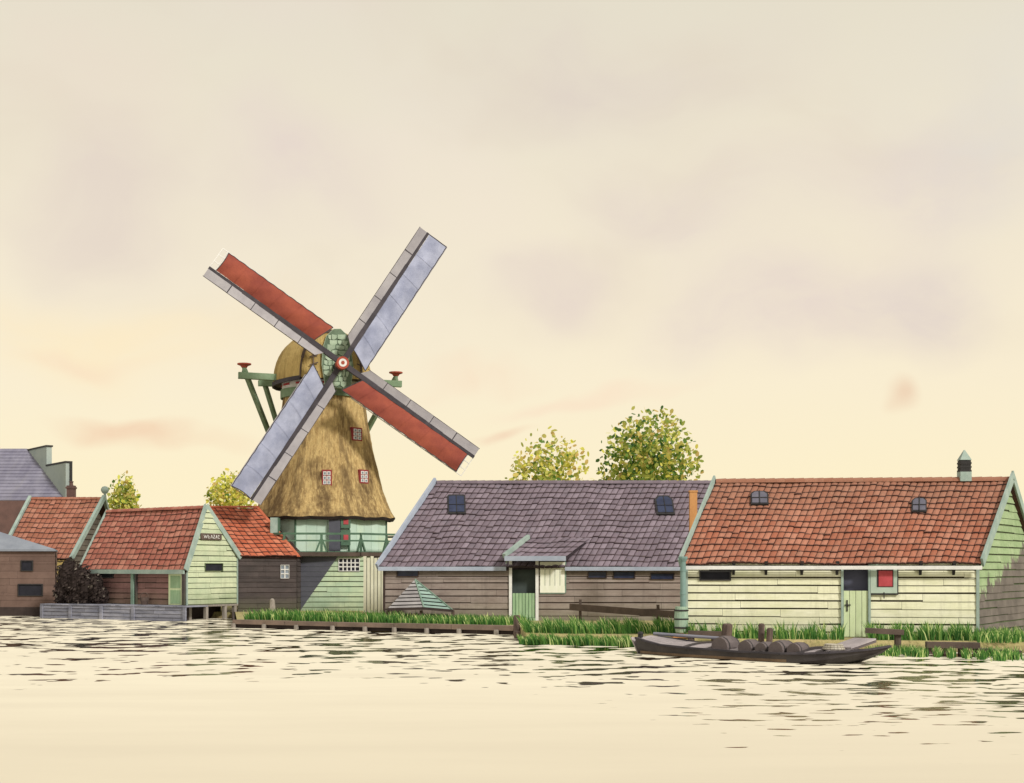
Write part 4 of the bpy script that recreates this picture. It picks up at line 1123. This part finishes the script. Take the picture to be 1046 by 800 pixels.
# quay
qa = Vector((-11.12, 56.38)); qb = Vector((.12, 50.28)); W = Wall(qa, qb)
root = thing('timber_quay', 'low timber quay edge with short posts along the canal', 'quay', (-5, 53, 0))
m = MB(); cuts = [0, 2.6, 5.1, 7.7, 10.2, W.L]
for a_, b_ in zip(cuts, cuts[1:]): W.slab(m, a_ + .01, b_ - .01, .15, .315 + R.uniform(-.01, .01), -.30, .14)
m.build('capping_beam', ['quayp'], root)
m = MB(); boards(m, W, -.3, .16, .15, t=.03, gap=.01); m.build('sheet_boards', ['quayd', 'quayd'], root)
for px in (241, 272, 305, 342, 375, 405, 438, 471, 509):
    u = W.u(px); m = MB(); m.tube(W.pt(u, -.5, .15), W.pt(u, .18, .15), .10, .09, 8); m.build('pile', ['post'], root)
Wq = Wall((-13.2, 66.9), (-11.12, 56.4)); Wq = Wall((-13.25, 66.8), (-11.15, 56.5)); 
m = MB(); Wq.slab(m, 0, Wq.L, -.3, .30, -.1, .05); m.build('return_wall', ['quayd'], root)
# mooring posts at the quay corner
for (px, ya, yb, Y_, nm, lb) in ((528, 629, 645, 49.6, 0, 'short brown mooring post at the corner of the quay'), (531, 645, 662, 47.8, 0, 'leaning brown stake in the water below the quay corner')):
    a_ = P(px, yb, Y_); b_ = P(px - (3 if yb > 650 else 0), ya, Y_)
    m = MB(); m.tube(Vector((a_.x, a_.y, min(a_.z, 0) - .3)), b_, .13, .12, 9); m.tube(b_, b_ + up * .02, .12, .09, 9); tag(m.build('mooring_post', ['stake']), lb, 'post')

# rail in front of the brown house
root = thing('low_rail', 'dark brown low rail on two thin posts by the brown house', 'rail', (4, 50, .3))
a_ = P(582.5, 620, 52); b_ = P(690, 628, 48.5); m = MB(); m.bar(a_, b_, .1, .24); m.build('rail', ['rail'], root)
for px in (593.5, 673):
    t_ = (px - 582.5) / 107; p_ = lerp(a_, b_, t_) ; m = MB(); m.bar(Vector((p_.x, p_.y + .1, .2)), Vector((p_.x, p_.y + .1, p_.z + .3)), .1, .1); m.build('post', ['rail'], root)

# flue
m = MB(); p_ = Vector((X(708, 52), 52, 0)); 
m.box(p_ + up * ((Z(503, 52) + .2) / 2), (.27, .27, Z(503, 52) - .2)); m.box(p_ + up * Z(502, 52), (.31, .31, .06))
tag(m.build('wooden_flue', ['flue']), 'tall orange brown wooden flue between the two long houses', 'flue')
# down pipe and barrel
px_ = X(697.5, 42.6)
root = thing('water_barrel', 'pale green hooped water barrel at the corner of the cream house', 'barrel', (px_ - .07, 42.4, .45))
c_ = Vector((px_ - .07, 42.4, .45))
m = MB(); m.lathe(c_, [(0, 0), (.17, 0), (.205, .2), (.215, .4), (.2, .62), (.18, .78), (.15, .78), (.15, .72), (0, .72)], 16); m.build('body', ['barrel'], root)
for z_ in (.12, .38, .64):
    m = MB(); m.lathe(c_, [(.205 if z_ != .38 else .218, z_), (.222, z_ + .005), (.222, z_ + .045), (.205, z_ + .05)], 16); m.build('hoop', ['iron'], root)
m = MB(); m.box((c_.x, 42.35, .36), (.56, .6, .10)); m.box((c_.x - .2, 42.35, .22), (.1, .5, .3)); m.box((c_.x + .2, 42.35, .22), (.1, .5, .3)); tag(m.build('barrel_stand', ['flue']), 'low ochre timber stand under the pale green barrel', 'stand')
m = MB(); m.tube((px_, 42.55, 1.2), (px_, 42.55, 2.62), .085, n=10)
for z_ in (1.6, 2.3): m.tube((px_, 42.55, z_), (px_, 42.55, z_ + .05), .10, n=10)
m.lathe((px_, 42.55, 2.58), [(.09, 0), (.14, .1), (.14, .16), (0, .16)], 10)
tag(m.build('down_pipe', ['pipe']), 'grey green down pipe above the barrel on the cream house', 'pipe')

# ================================================================== BOAT
S = Vector((X(661, 39.9), 39.9)); Bw = Vector((X(908, 34.7), 34.7))
ax = Vector(((Bw - S).x, (Bw - S).y, 0)); LB = ax.length; ax.normalize(); ay = Vector((-ax.y, ax.x, 0))   # ay points to the far side
root = thing('cargo_punt', 'long flat dark wooden punt moored before the cream house', 'boat', (S.x, S.y, 0))
S3 = Vector((S.x, S.y, 0))
stn = [(0, .50, .42, -.12), (.06, .68, .36, -.2), (.15, .90, .28, -.25), (.3, 1.1, .25, -.25), (.5, 1.15, .22, -.25), (.68, 1.12, .22, -.25), (.76, 1.0, .24, -.2), (.84, .80, .28, -.06), (.91, .54, .33, .12), (.96, .30, .38, .26), (1.0, .04, .45, .42)]
def hp(t, w, z): return S3 + ax * (LB * t) + ay * w + up * z
m = MB()
def ring(t, w, g_, b_): return [hp(t, -w, g_), hp(t, -w * .98, lerp(g_, b_, .45)), hp(t, -w * .86, lerp(g_, b_, .72)), hp(t, -w * .6, b_), hp(t, w * .6, b_), hp(t, w * .86, lerp(g_, b_, .72)), hp(t, w * .98, lerp(g_, b_, .45)), hp(t, w, g_)]
fine = []
for i in range(len(stn) - 1):
    for k in range(4):
        f_ = k / 4; fine.append(tuple(lerp(a_, b_, f_) for a_, b_ in zip(stn[i], stn[i + 1])))
fine.append(stn[-1])
rg = [ring(*q_) for q_ in fine]
for a_, b_ in zip(rg, rg[1:]):
    for i in range(7): m.face([a_[i], b_[i], b_[i + 1], a_[i + 1]], 0 if i in (0, 6) else 1, .5)
m.face(rg[0], 0, .5)
m.build('hull', ['hull', 'hull'], root)
m = MB()
for a_, b_ in zip(fine, fine[1:]):
    for sg_ in (-1, 1):
        m.bar(hp(a_[0], sg_ * a_[1], a_[2] + .012), hp(b_[0], sg_ * b_[1], b_[2] + .012), .09, .05)
m.build('gunwale', ['stock'], root)
m = MB()
for a_, b_ in zip(fine, fine[1:]):
    if a_[0] < .03 or a_[0] > .70: continue
    m.bar(hp(a_[0], -a_[1] * .97 - .012, .05), hp(b_[0], -b_[1] * .97 - .012, .05), .02, .07)
m.build('waterline_strake', ['hullw'], root)
m = MB()   # deck planks running along
for j in range(10):
    f0, f1 = -1 + j * .2, -1 + (j + 1) * .2
    q0 = R.random()
    for a_, b_ in zip(fine[1:-1], fine[2:]):
        dz = .03
        m.face([hp(a_[0], a_[1] * (f0 + .012), a_[2] - dz + .11 * (1 - f0 * f0) * min(1, 5 * (1 - a_[0]))), hp(b_[0], b_[1] * (f0 + .012), b_[2] - dz + .11 * (1 - f0 * f0) * min(1, 5 * (1 - a_[0]))),
                hp(b_[0], b_[1] * (f1 - .012), b_[2] - dz + .11 * (1 - f1 * f1) * min(1, 5 * (1 - a_[0]))), hp(a_[0], a_[1] * (f1 - .012), a_[2] - dz + .11 * (1 - f1 * f1) * min(1, 5 * (1 - a_[0])))], 0, q0)
m.build('deck', ['deck'], root)
m = MB(); 
for j in range(5):
    f0, f1 = -1 + j * .4, -1 + (j + 1) * .4
    m.prism([hp(-.005, .30 * f0 + .01, -.1), hp(-.005, .30 * f1 - .01, -.1), hp(-.02, .54 * f1 - .01, .44), hp(-.02, .54 * f0 + .01, .44)], -ax, .04)
m.build('transom', ['deck'], root)
for t_ in (.27, .38, .60, .735, .80):
    w_ = .93 if t_ > .7 else 1.02; m = MB()
    for k in range(8):
        f0, f1 = -1 + k / 4, -1 + (k + 1) / 4; m.bar(hp(t_ + .004 * f0, w_ * f0, .24 + .11 * (1 - f0 * f0)), hp(t_ + .004 * f1, w_ * f1, .24 + .11 * (1 - f1 * f1)), .10, .07)
    m.build('deck_batten', ['hull'], root)
m = MB()   # long pole on the far gunwale at the stern
m.tube(hp(-.03, .60, .50), hp(.30, 1.0, .42), .05, .04, 8); tag(m.build('boat_pole', ['dock']), 'pale grey pole lying along the far edge at the stern of the punt', 'pole')
m = MB(); m.tube(hp(0, -.3, .38), hp(0, -.3, .56), .08, .07, 8); m.tube(hp(0, -.3, .54), hp(0.0, -.3, .60), .10, .05, 8); m.build('mooring_bitt', ['iron'], root)
lbs = ['large dark keg lying nearest the stern of the punt', 'small round dark keg lying second in the row on the punt', 'smallest dark keg lying in the middle of the row on the punt',
       'wide dark keg lying fourth in the row on the punt', 'dark keg lying nearest the raised hatch on the punt']
for i, (t_, r_, l_) in enumerate(((.415, .30, .62), (.515, .24, .50), (.58, .20, .5), (.645, .25, .62), (.71, .22, .5))):
    c_ = hp(t_, -.62, .27 + r_ * .12); a_ = c_ - ay * l_ / 2; b_ = c_ + ay * l_ / 2
    kr = thing('keg', lbs[i], 'keg', c_ - up * r_, 'kegs lying on the punt')
    m = MB()
    for k in range(6):
        f0, f1 = k / 6, (k + 1) / 6; m.tube(lerp(a_, b_, f0), lerp(a_, b_, f1), r_ * (.86 + .14 * math.sin(math.pi * f0)), r_ * (.86 + .14 * math.sin(math.pi * f1)), 14, rnd=.3, cap=k in (0, 5))
    m.build('body', ['keg'], kr)
    for f0 in (.12, .82): m = MB(); m.tube(lerp(a_, b_, f0), lerp(a_, b_, f0 + .06), r_ * (.90 + .02), r_ * .95, 14); m.build('hoop', ['iron'], kr)
# raised hatch and rope ring
m = MB()
for j in range(5):
    a0_ = lerp(0, 1, j / 5); a1_ = lerp(0, 1, (j + .92) / 5)
    def hq(u, v): return hp(.77 + .085 * u + .03 * v, lerp(.1, .95, v), .35 + .20 * v)
    m.prism([hq(a0_, 0), hq(a1_, 0), hq(a1_, 1), hq(a0_, 1)], Vector((0, 0, 1)), .04)
m.prism([hq(0, 0) - up * .06, hq(1, 0) - up * .06, hq(1, 1) - up * .06, hq(0, 1) - up * .06], up, .05, 1)
m.build('raised_hatch', ['deck', 'keg'], root)
m = MB(); c_ = hp(.825, -.38, .34)
for k in range(3):
    for i in range(18):
        t0_, t1_ = 2 * math.pi * i / 18, 2 * math.pi * (i + 1) / 18; r_ = .22 - .02 * k
        m.tube(c_ + ax * r_ * math.cos(t0_) * 1.2 + ay * r_ * math.sin(t0_) + up * (.03 + .045 * k), c_ + ax * r_ * math.cos(t1_) * 1.2 + ay * r_ * math.sin(t1_) + up * (.03 + .045 * k), .03, n=6, rnd=.6, cap=False)
tag(m.build('rope_coil', ['straw']), 'pale coil of rope on the foredeck of the punt', 'rope')
for (px, ya, yb, Y_, r_, lb, ln) in ((743, 638.5, 655, 40.3, .15, 'thick brown stake standing behind the stern end of the kegs', 3), (778, 638.5, 655, 39.6, .09, 'taller thin stake of the pair behind the kegs', 1.2), (786.5, 643, 655, 39.3, .09, 'shorter thin stake of the pair behind the kegs', 2)):
    a_ = P(px - ln, yb, Y_); b_ = P(px, ya, Y_)
    m = MB(); m.tube(Vector((a_.x, Y_, -.4)), b_, r_ * .95, r_, 9); m.lathe(b_, [(r_, -.01), (r_ * .7, .04), (0, .05)], 9); tag(m.build('mooring_stake', ['stake']), lb, 'stake')

# plank beside boat and broken landing planks on the right
def plank_stage(pxa, pya, Ya, pxb, pyb, Yb, w, posts, lb, th=.16):
    a_ = P(pxa, pya, Ya); b_ = P(pxb, pyb, Yb)
    rt = thing('landing_plank', lb, 'plank', ((a_.x + b_.x) / 2, (a_.y + b_.y) / 2, 0))
    m = MB(); m.bar(a_, b_, w, th); m.build('plank', ['rail'], rt)
    for px in posts:
        t_ = (px - pxa) / (pxb - pxa); p_ = lerp(a_, b_, t_); m = MB(); m.tube(Vector((p_.x, p_.y, -.4)), p_ - up * th / 2, .10, .10, 8); m.build('post', ['rail'], rt)
plank_stage(703, 647, 41.6, 742, 648, 41.4, .3, (706, 730), 'low brown landing plank between the barrel and the thick stake')
plank_stage(884, 644, 39.6, 923, 646, 39.4, .35, (917,), 'brown landing plank just right of the pale green door', .14)
plank_stage(946, 658.5, 39.2, 1000, 659.5, 39.0, .4, (949, 966, 982, 997), 'brown landing plank on four short posts below the cream house')
plank_stage(1000, 665, 38.4, 1044, 668, 38.0, .4, (1004, 1035), 'brown landing plank at the foot of the dark gable end')

# ================================================================== TREES
def leaf_mat(name, stops, lk=.9, tl=.45):
    m = bpy.data.materials.new(name); m.use_nodes = True
    g = NT(m.node_tree); bs = g.n['Principled BSDF']
    at = g.new('ShaderNodeAttribute', attribute_name='rnd').outputs['Fac']
    col = g.ramp(at, [(p, linm(c, lk)) for p, c in stops]); g.link(col, bs.inputs['Base Color']); bs.inputs['Roughness'].default_value = .8
    bs.inputs['Specular IOR Level'].default_value = .2
    tr = g.new('ShaderNodeBsdfTranslucent'); g.link(col, tr.inputs[0])
    mx = g.new('ShaderNodeMixShader'); mx.inputs[0].default_value = tl; g.link(bs.outputs[0], mx.inputs[1]); g.link(tr.outputs[0], mx.inputs[2])
    g.link(mx.outputs[0], g.n['Material Output'].inputs[0]); return m
leafm = leaf_mat('autumn_leaves', [(0, (54, 80, 44)), (.25, (84, 114, 52)), (.45, (132, 138, 62)), (.6, (160, 158, 80)), (.72, (184, 156, 96)), (.85, (232, 210, 84)), (1, (250, 236, 120))], 1.6, .55)
def tree(px0, px1, py0, Yt, crown_h, label, bias, nleaf, lsize, seed):
    rr = random.Random(seed)
    cx_ = X((px0 + px1) / 2, Yt); w_ = (px1 - px0) * Yt / F / 2; zt = Z(py0, Yt); zb = zt - crown_h
    root = thing('broadleaf_tree', label, 'tree', (cx_, Yt, .3), 'trees behind the houses')
    c_ = Vector((cx_, Yt, (zt + zb) / 2)); hz = crown_h / 2
    m = MB()
    m.tube((cx_, Yt, .2), (cx_ + .1, Yt, zb + hz * .3), w_ * .09 + .05, w_ * .06 + .03, 10)
    top = Vector((cx_ + .1, Yt, zb + hz * .25))
    tips = []
    for i in range(16):
        a = rr.uniform(0, 6.28); e = rr.uniform(.3, 1.4); d = Vector((math.cos(a) * math.cos(e) * w_, math.sin(a) * math.cos(e) * w_, math.sin(e) * hz * 1.3))
        mid = top + d * .5 + Vector((rr.uniform(-.2, .2), rr.uniform(-.2, .2), .1)); tip = top + d * .70
        m.tube(top - up * rr.uniform(0, hz * .3), mid, w_ * .03 + .02, w_ * .018 + .015, 6); m.tube(mid, tip, w_ * .018 + .015, .012, 5); tips.append(tip)
    m.build('trunk', ['bark'], root)
    clumps = []
    for i in range(95):
        while True:
            d = Vector((rr.uniform(-1, 1), rr.uniform(-1, 1), rr.uniform(-1, 1)))
            if .35 < d.length < 1: break
        d = d.normalized() * (.35 + .60 * rr.random()); clumps.append((d, rr.uniform(.22, .40), rr.gauss(0, .11)))
    m = MB()
    for i in range(nleaf):
        d, cr, tone = rr.choice(clumps); o = Vector((rr.gauss(0, 1), rr.gauss(0, 1), rr.gauss(0, 1))) * (cr * .62)
        q = d + o
        if (abs(q.x) ** 2.3 + abs(q.y) ** 2.3 + abs(q.z) ** 2.3) ** (1 / 2.3) > 1.0 + rr.random() * .05: continue
        p = c_ + Vector((q.x * w_, q.y * w_, q.z * hz))
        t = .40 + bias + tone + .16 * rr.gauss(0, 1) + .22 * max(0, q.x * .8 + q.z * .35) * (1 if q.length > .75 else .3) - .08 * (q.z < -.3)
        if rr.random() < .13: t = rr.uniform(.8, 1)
        t = min(1, max(0, t))
        s_ = lsize * rr.uniform(.6, 1.25)
        n_ = Vector((rr.gauss(0, 1), rr.gauss(-.6, 1), rr.gauss(.3, 1))).normalized(); e1_ = n_.orthogonal().normalized(); e1_.rotate(__import__('mathutils').Quaternion(n_, rr.uniform(0, 6.28))); e2_ = n_.cross(e1_)
        m.face([p + e1_ * s_, p + e1_ * s_ * .25 + e2_ * s_ * .62, p - e1_ * s_ * .7 + e2_ * s_ * .45, p - e1_ * s_ * .95, p - e1_ * s_ * .6 - e2_ * s_ * .5, p + e1_ * s_ * .3 - e2_ * s_ * .6], 0, t)
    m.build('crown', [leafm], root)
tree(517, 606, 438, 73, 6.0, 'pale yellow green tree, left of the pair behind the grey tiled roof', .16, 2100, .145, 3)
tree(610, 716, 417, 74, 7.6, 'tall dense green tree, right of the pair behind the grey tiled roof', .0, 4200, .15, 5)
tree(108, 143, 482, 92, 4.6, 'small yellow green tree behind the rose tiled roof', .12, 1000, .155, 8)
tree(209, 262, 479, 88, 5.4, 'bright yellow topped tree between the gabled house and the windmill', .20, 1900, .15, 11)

# dark bush on the dock shore
darkleaf = leaf_mat('dark_bush_leaves', [(0, (58, 48, 44)), (.6, (76, 64, 58)), (.93, (88, 76, 68)), (1, (170, 160, 140))])
root = thing('dark_bush', 'dark purplish brown bush between the brown hut and the dock house', 'bush', (X(82, 67.6), 67.6, .68))
rr = random.Random(4); m = MB(); lobes = [(70, 592, 13, 23), (82, 598, 14, 22), (90, 604, 12, 16), (99, 602, 6, 16), (104, 610, 6, 11), (64, 606, 9, 14), (86, 612, 20, 10)]
core = MB()
for (px, py, rx, ry) in lobes:
    Yb_ = 67.9 - (px - 64) * .022; c_ = P(px, py, Yb_); rx_ = rx * Yb_ / F; rz_ = ry * Yb_ / F
    for i in range(6):
        for j in range(12):
            def sp_(a, b): return c_ + Vector((math.cos(b) * math.cos(a) * rx_ * .88, math.sin(b) * math.cos(a) * .42, math.sin(a) * rz_ * .88))
            a0, a1 = -1.57 + 3.14 * i / 6, -1.57 + 3.14 * (i + 1) / 6; b0, b1 = 6.283 * j / 12, 6.283 * (j + 1) / 12
            core.face([sp_(a0, b0), sp_(a0, b1), sp_(a1, b1), sp_(a1, b0)], 0, .2)
    for i in range(420):
        d = Vector((rr.gauss(0, 1), rr.gauss(0, 1), rr.gauss(0, 1))).normalized() * rr.uniform(.8, 1.05)
        p = c_ + Vector((d.x * rx_, d.y * .5, d.z * rz_)); p.z = max(p.z, .66); s_ = .09 * rr.uniform(.6, 1.3)
        n_ = (d + Vector((rr.gauss(0, .5), rr.gauss(0, .5), rr.gauss(0, .5)))).normalized(); e1_ = n_.orthogonal().normalized(); e2_ = n_.cross(e1_)
        m.face([p + e1_ * s_, p + e2_ * s_ * .6, p - e1_ * s_, p - e2_ * s_ * .6], 0, rr.random())
m.build('foliage', [darkleaf], root); core.build('branches', [darkleaf], root)

# ================================================================== GRASS AND REEDS
gm = leaf_mat('grass_blades', [(0, (48, 84, 40)), (.35, (70, 112, 50)), (.6, (98, 138, 64)), (.85, (142, 166, 88)), (1, (206, 212, 140))], 1.28, .5)
def blades(mb, x, y, z, h, w, lean, rr, t=None):
    a = rr.uniform(-.5, .5); dx = lean * h + rr.gauss(0, .10) * h; dy = rr.gauss(0, .12) * h
    ex = Vector((math.cos(a) * w / 2, math.sin(a) * w / 2, 0)); p = Vector((x, y, z))
    m1 = p + Vector((dx * .35, dy * .4, h * .55)); tp = p + Vector((dx, dy, h))
    t = (rr.betavariate(1.6, 2.6) if rr.random() > .12 else rr.uniform(.85, 1)) if t is None else t
    if t > .9: w *= .6; h *= rr.uniform(.9, 1.4)
    mb.face([p - ex, p + ex, m1 + ex * .8, m1 - ex * .8], 0, t); mb.face([m1 - ex * .8, m1 + ex * .8, tp], 0, min(1, t + .08))
def shoreY(x):
    for a, b in zip(sp, sp[1:]):
        if a[0] <= x <= b[0]: return lerp(a[1], b[1], (x - a[0]) / max(1e-6, b[0] - a[0]))
    return 40
rr = random.Random(21)
mq = MB()
for i in range(3600):      # on the quay
    px = rr.uniform(243, 508); u = W_ = Wall(qa, qb); 
    uu = u.u(px); off = .35 + abs(rr.gauss(0, 1.1)); p = u.pt(uu, 0, -off)
    clump = .5 + .5 * math.sin(px * .55 + math.sin(px * .13) * 3)
    h = rr.uniform(.24, .46) * (.70 + .45 * clump) * (1 if px < 400 else .8)
    blades(mq, p.x, p.y, .3, h, rr.uniform(.03, .055), rr.uniform(-.55, .15), rr)
tag(mq.build('quay_grass', [gm]), 'thick green grass growing along the quay', 'grass', kind='stuff')
mq = MB()
for i in range(3000):      # tall grass on the bank beside the brown house
    px = rr.uniform(533, 694); Y_ = 44.6 + abs(rr.gauss(0, 1.2)) + (0 if px < 600 else 0)
    x = X(px, Y_)
    if Y_ < shoreY(x) + .15: Y_ = shoreY(x) + .2 + rr.random(); x = X(px, Y_)
    cl_ = .5 + .5 * math.sin(px * .33 + 2 * math.sin(px * .11)); 
    if rr.random() > .45 + .6 * cl_: continue
    blades(mq, x, Y_, .28, rr.uniform(.24, .52) * (.75 + .4 * cl_), rr.uniform(.025, .05), rr.uniform(-.6, .05), rr)
for i in range(3200):      # before the cream house
    px = rr.choice((rr.uniform(702, 862), rr.uniform(888, 1000), rr.uniform(888, 1000))); 
    Yw = 43 - (px - 701) / 298
    Y_ = Yw - .12 - rr.random() ** .8 * 1.5; x = X(px, Y_)
    if Y_ < shoreY(x): Y_ = shoreY(x) + .1
    clump = .5 + .5 * math.sin(px * .42 + 1.3 * math.sin(px * .21))
    if rr.random() > .4 + .8 * clump: continue
    blades(mq, x, Y_, .28, rr.uniform(.25, .5) * (.6 + .65 * clump), rr.uniform(.022, .042), rr.uniform(-.45, .2), rr)
for i in range(900):      # at the foot of the gable
    px = rr.uniform(998, 1060); Y_ = rr.uniform(39.6, 42.5); x = X(px, Y_)
    blades(mq, x, Y_, .28, rr.uniform(.15, .42), rr.uniform(.022, .04), rr.uniform(-.5, .3), rr)
tag(mq.build('bank_grass', [gm]), 'tall green grass along the foot of the long houses', 'grass', kind='stuff')
mq = MB()
for i in range(2300):      # reeds at the water's edge
    px = rr.uniform(531, 652); Y0 = 42.9 + (653 - px) * .012; Y_ = Y0 + rr.uniform(-.3, .5); x = X(px, Y_)
    cl_ = .5 + .5 * math.sin(px * .5 + 2 * math.sin(px * .17))
    if rr.random() > .5 + .6 * cl_: continue
    blades(mq, x, Y_, -.04, rr.uniform(.24, .40) * (.8 + .3 * cl_), rr.uniform(.03, .05), rr.uniform(-.45, -.05), rr)
for c_px, c_y, wd in ((895, 38.7, 9), (911, 38.4, 7), (934, 38.3, 9), (942, 38, 5), (958, 38.0, 3), (972, 37.7, 3), (988, 37.4, 4), (1003, 37, 4), (1022, 36.6, 6), (1036, 36.8, 7), (905, 39.2, 14), (927, 39.3, 12), (1012, 38.2, 16), (1030, 37.9, 12)):
    for i in range(110):
        px = rr.gauss(c_px, wd * .55); Y_ = rr.gauss(c_y, .22); x = X(px, Y_)
        blades(mq, x, Y_, -.03, rr.uniform(.14, .34), rr.uniform(.022, .04), rr.uniform(-.45, .25), rr)
tag(mq.build('water_reeds', [gm]), 'green reeds growing out of the water at the bank', 'reeds', kind='stuff')

# ================================================================== SKY, SUN, CAMERA
SUN_EL, SUN_AZ = math.radians(34), math.radians(42)    # azimuth measured from -Y (towards the viewer) to +X
sdir = Vector((math.sin(SUN_AZ) * math.cos(SUN_EL), -math.cos(SUN_AZ) * math.cos(SUN_EL), math.sin(SUN_EL)))
sl_ = bpy.data.lights.new('sun', 'SUN'); sl_.energy = 3.0; sl_.angle = math.radians(8); sl_.color = (1, .94, .84)
so_ = bpy.data.objects.new('sun', sl_); COL.objects.link(so_); so_.rotation_euler = sdir.to_track_quat('Z', 'Y').to_euler(); so_.location = (30, -30, 40)

w = bpy.data.worlds.new('World'); scene.world = w; w.use_nodes = True
g = NT(w.node_tree); bg = g.n['Background']
dv = g.new('ShaderNodeTexCoord').outputs['Generated']
sx = g.new('ShaderNodeSeparateXYZ'); g.link(dv, sx.inputs[0])
z_ = sx.outputs[2]
wn_ = g.new('ShaderNodeTexNoise'); wn_.inputs['Scale'].default_value = 3.2; wn_.inputs['Detail'].default_value = 4; g.link(g.mapping(dv, (1, 1, 1.4)), wn_.inputs['Vector'])
wv = g.new('ShaderNodeVectorMath', operation='SUBTRACT'); g.link(wn_.outputs['Color'], wv.inputs[0]); wv.inputs[1].default_value = (.5, .5, .5)
wv2 = g.new('ShaderNodeVectorMath', operation='SCALE'); g.link(wv.outputs[0], wv2.inputs[0]); wv2.inputs['Scale'].default_value = .22
wd_ = g.new('ShaderNodeVectorMath', operation='ADD'); g.link(dv, wd_.inputs[0]); g.link(wv2.outputs[0], wd_.inputs[1])
col = g.ramp(z_, [(0, lin((250, 237, 200))), (.06, lin((251, 237, 200))), (.13, lin((248, 235, 206))), (.2, lin((242, 230, 206))), (.29, lin((236, 226, 204))), (.37, lin((229, 221, 201))), (.7, lin((228, 220, 206))), (1, lin((226, 221, 212)))])
# soft general cloud field
nz = g.noise(g.mapping(wd_.outputs[0], (1, 1, 1.8)), 4.2, 4, .55)
cl = g.math('MULTIPLY', g.mrange(nz, .46, .68, 0, 1, True), g.mrange(z_, .10, .24, 0, .38, True))
col = g.mix(cl, col, lin((222, 207, 186)))
def dirv(px, py): return Vector(((px - CX) / F, 1, (HY - py) / F)).normalized()
wash = g.mrange(g.noise(g.mapping(wd_.outputs[0], (1, 1, 1.7), (4, 2, 1)), 9, 5, .62), .36, .62, .45, 1.15)
def blob(col, px, py, rx, ry, c, s, warp=True):
    d0 = dirv(px, py); v = g.new('ShaderNodeVectorMath', operation='SUBTRACT'); g.link(wd_.outputs[0] if warp else dv, v.inputs[0]); v.inputs[1].default_value = d0
    m1 = g.new('ShaderNodeVectorMath', operation='MULTIPLY'); g.link(v.outputs[0], m1.inputs[0]); m1.inputs[1].default_value = (F / rx, 2.5, F / ry)
    ln = g.new('ShaderNodeVectorMath', operation='LENGTH'); g.link(m1.outputs[0], ln.inputs[0])
    f_ = g.mrange(ln.outputs['Value'], .10, 1.35, s, 0, True)
    f_ = g.math('MULTIPLY', f_, wash)
    return g.mix(f_, col, lin(c))
for q in ((650, 70, 150, 70, (221, 207, 196), 0.59), (715, 215, 110, 60, (226, 210, 200), 0.64), (560, 292, 90, 40, (227, 210, 200), 0.59), (920, 175, 105, 75, (225, 207, 202), 0.64),
          (800, 330, 150, 60, (225, 208, 201), 0.59), (960, 320, 90, 60, (220, 205, 200), 0.55), (300, 205, 120, 55, (227, 210, 202), 0.59), (90, 215, 75, 70, (224, 208, 196), 0.59), (60, 90, 110, 90, (233, 218, 200), 0.47),
          (985, 110, 120, 110, (227, 221, 209), 0.55), (330, 60, 140, 60, (233, 219, 206), 0.40), (470, 170, 90, 70, (233, 220, 210), 0.32)):
    col = blob(col, *q)
for q in ((120, 345, 170, 50, (253, 232, 190), .55), (480, 210, 100, 60, (244, 230, 208), .4)): col = blob(col, *q)
for q in ((180, 437, 75, 12, (240, 205, 172), .75), (505, 424, 42, 9, (240, 208, 178), .7), (925, 424, 18, 16, (236, 206, 176), .7), (480, 366, 75, 14, (246, 219, 190), .6), (600, 398, 110, 12, (248, 224, 196), .6), (130, 366, 70, 14, (247, 221, 190), .5)):
    col = blob(col, *q)
sky = g.new('ShaderNodeTexSky', sky_type='NISHITA'); sky.sun_disc = False; sky.sun_elevation = SUN_EL; sky.sun_rotation = math.pi - SUN_AZ
sk = g.new('ShaderNodeVectorMath', operation='SCALE'); g.link(sky.outputs[0], sk.inputs[0]); sk.inputs['Scale'].default_value = .004
ad = g.new('ShaderNodeVectorMath', operation='ADD'); g.link(col, ad.inputs[0]); g.link(sk.outputs[0], ad.inputs[1])
g.link(ad.outputs[0], bg.inputs[0]); bg.inputs[1].default_value = 1.0

cam = bpy.data.cameras.new('camera'); co_ = bpy.data.objects.new('camera', cam); COL.objects.link(co_)
co_.location = (0, 0, H); co_.rotation_euler = (math.radians(90), 0, 0)
cam.sensor_width = 36; cam.lens = 36 * F / 1046; cam.shift_y = (HY - 400) / 1046; cam.clip_end = 5000; cam.clip_start = .1
scene.camera = co_
scene.view_settings.view_transform = 'Standard'; scene.view_settings.look = 'None'; scene.view_settings.exposure = 0
scene.cycles.max_bounces = 6
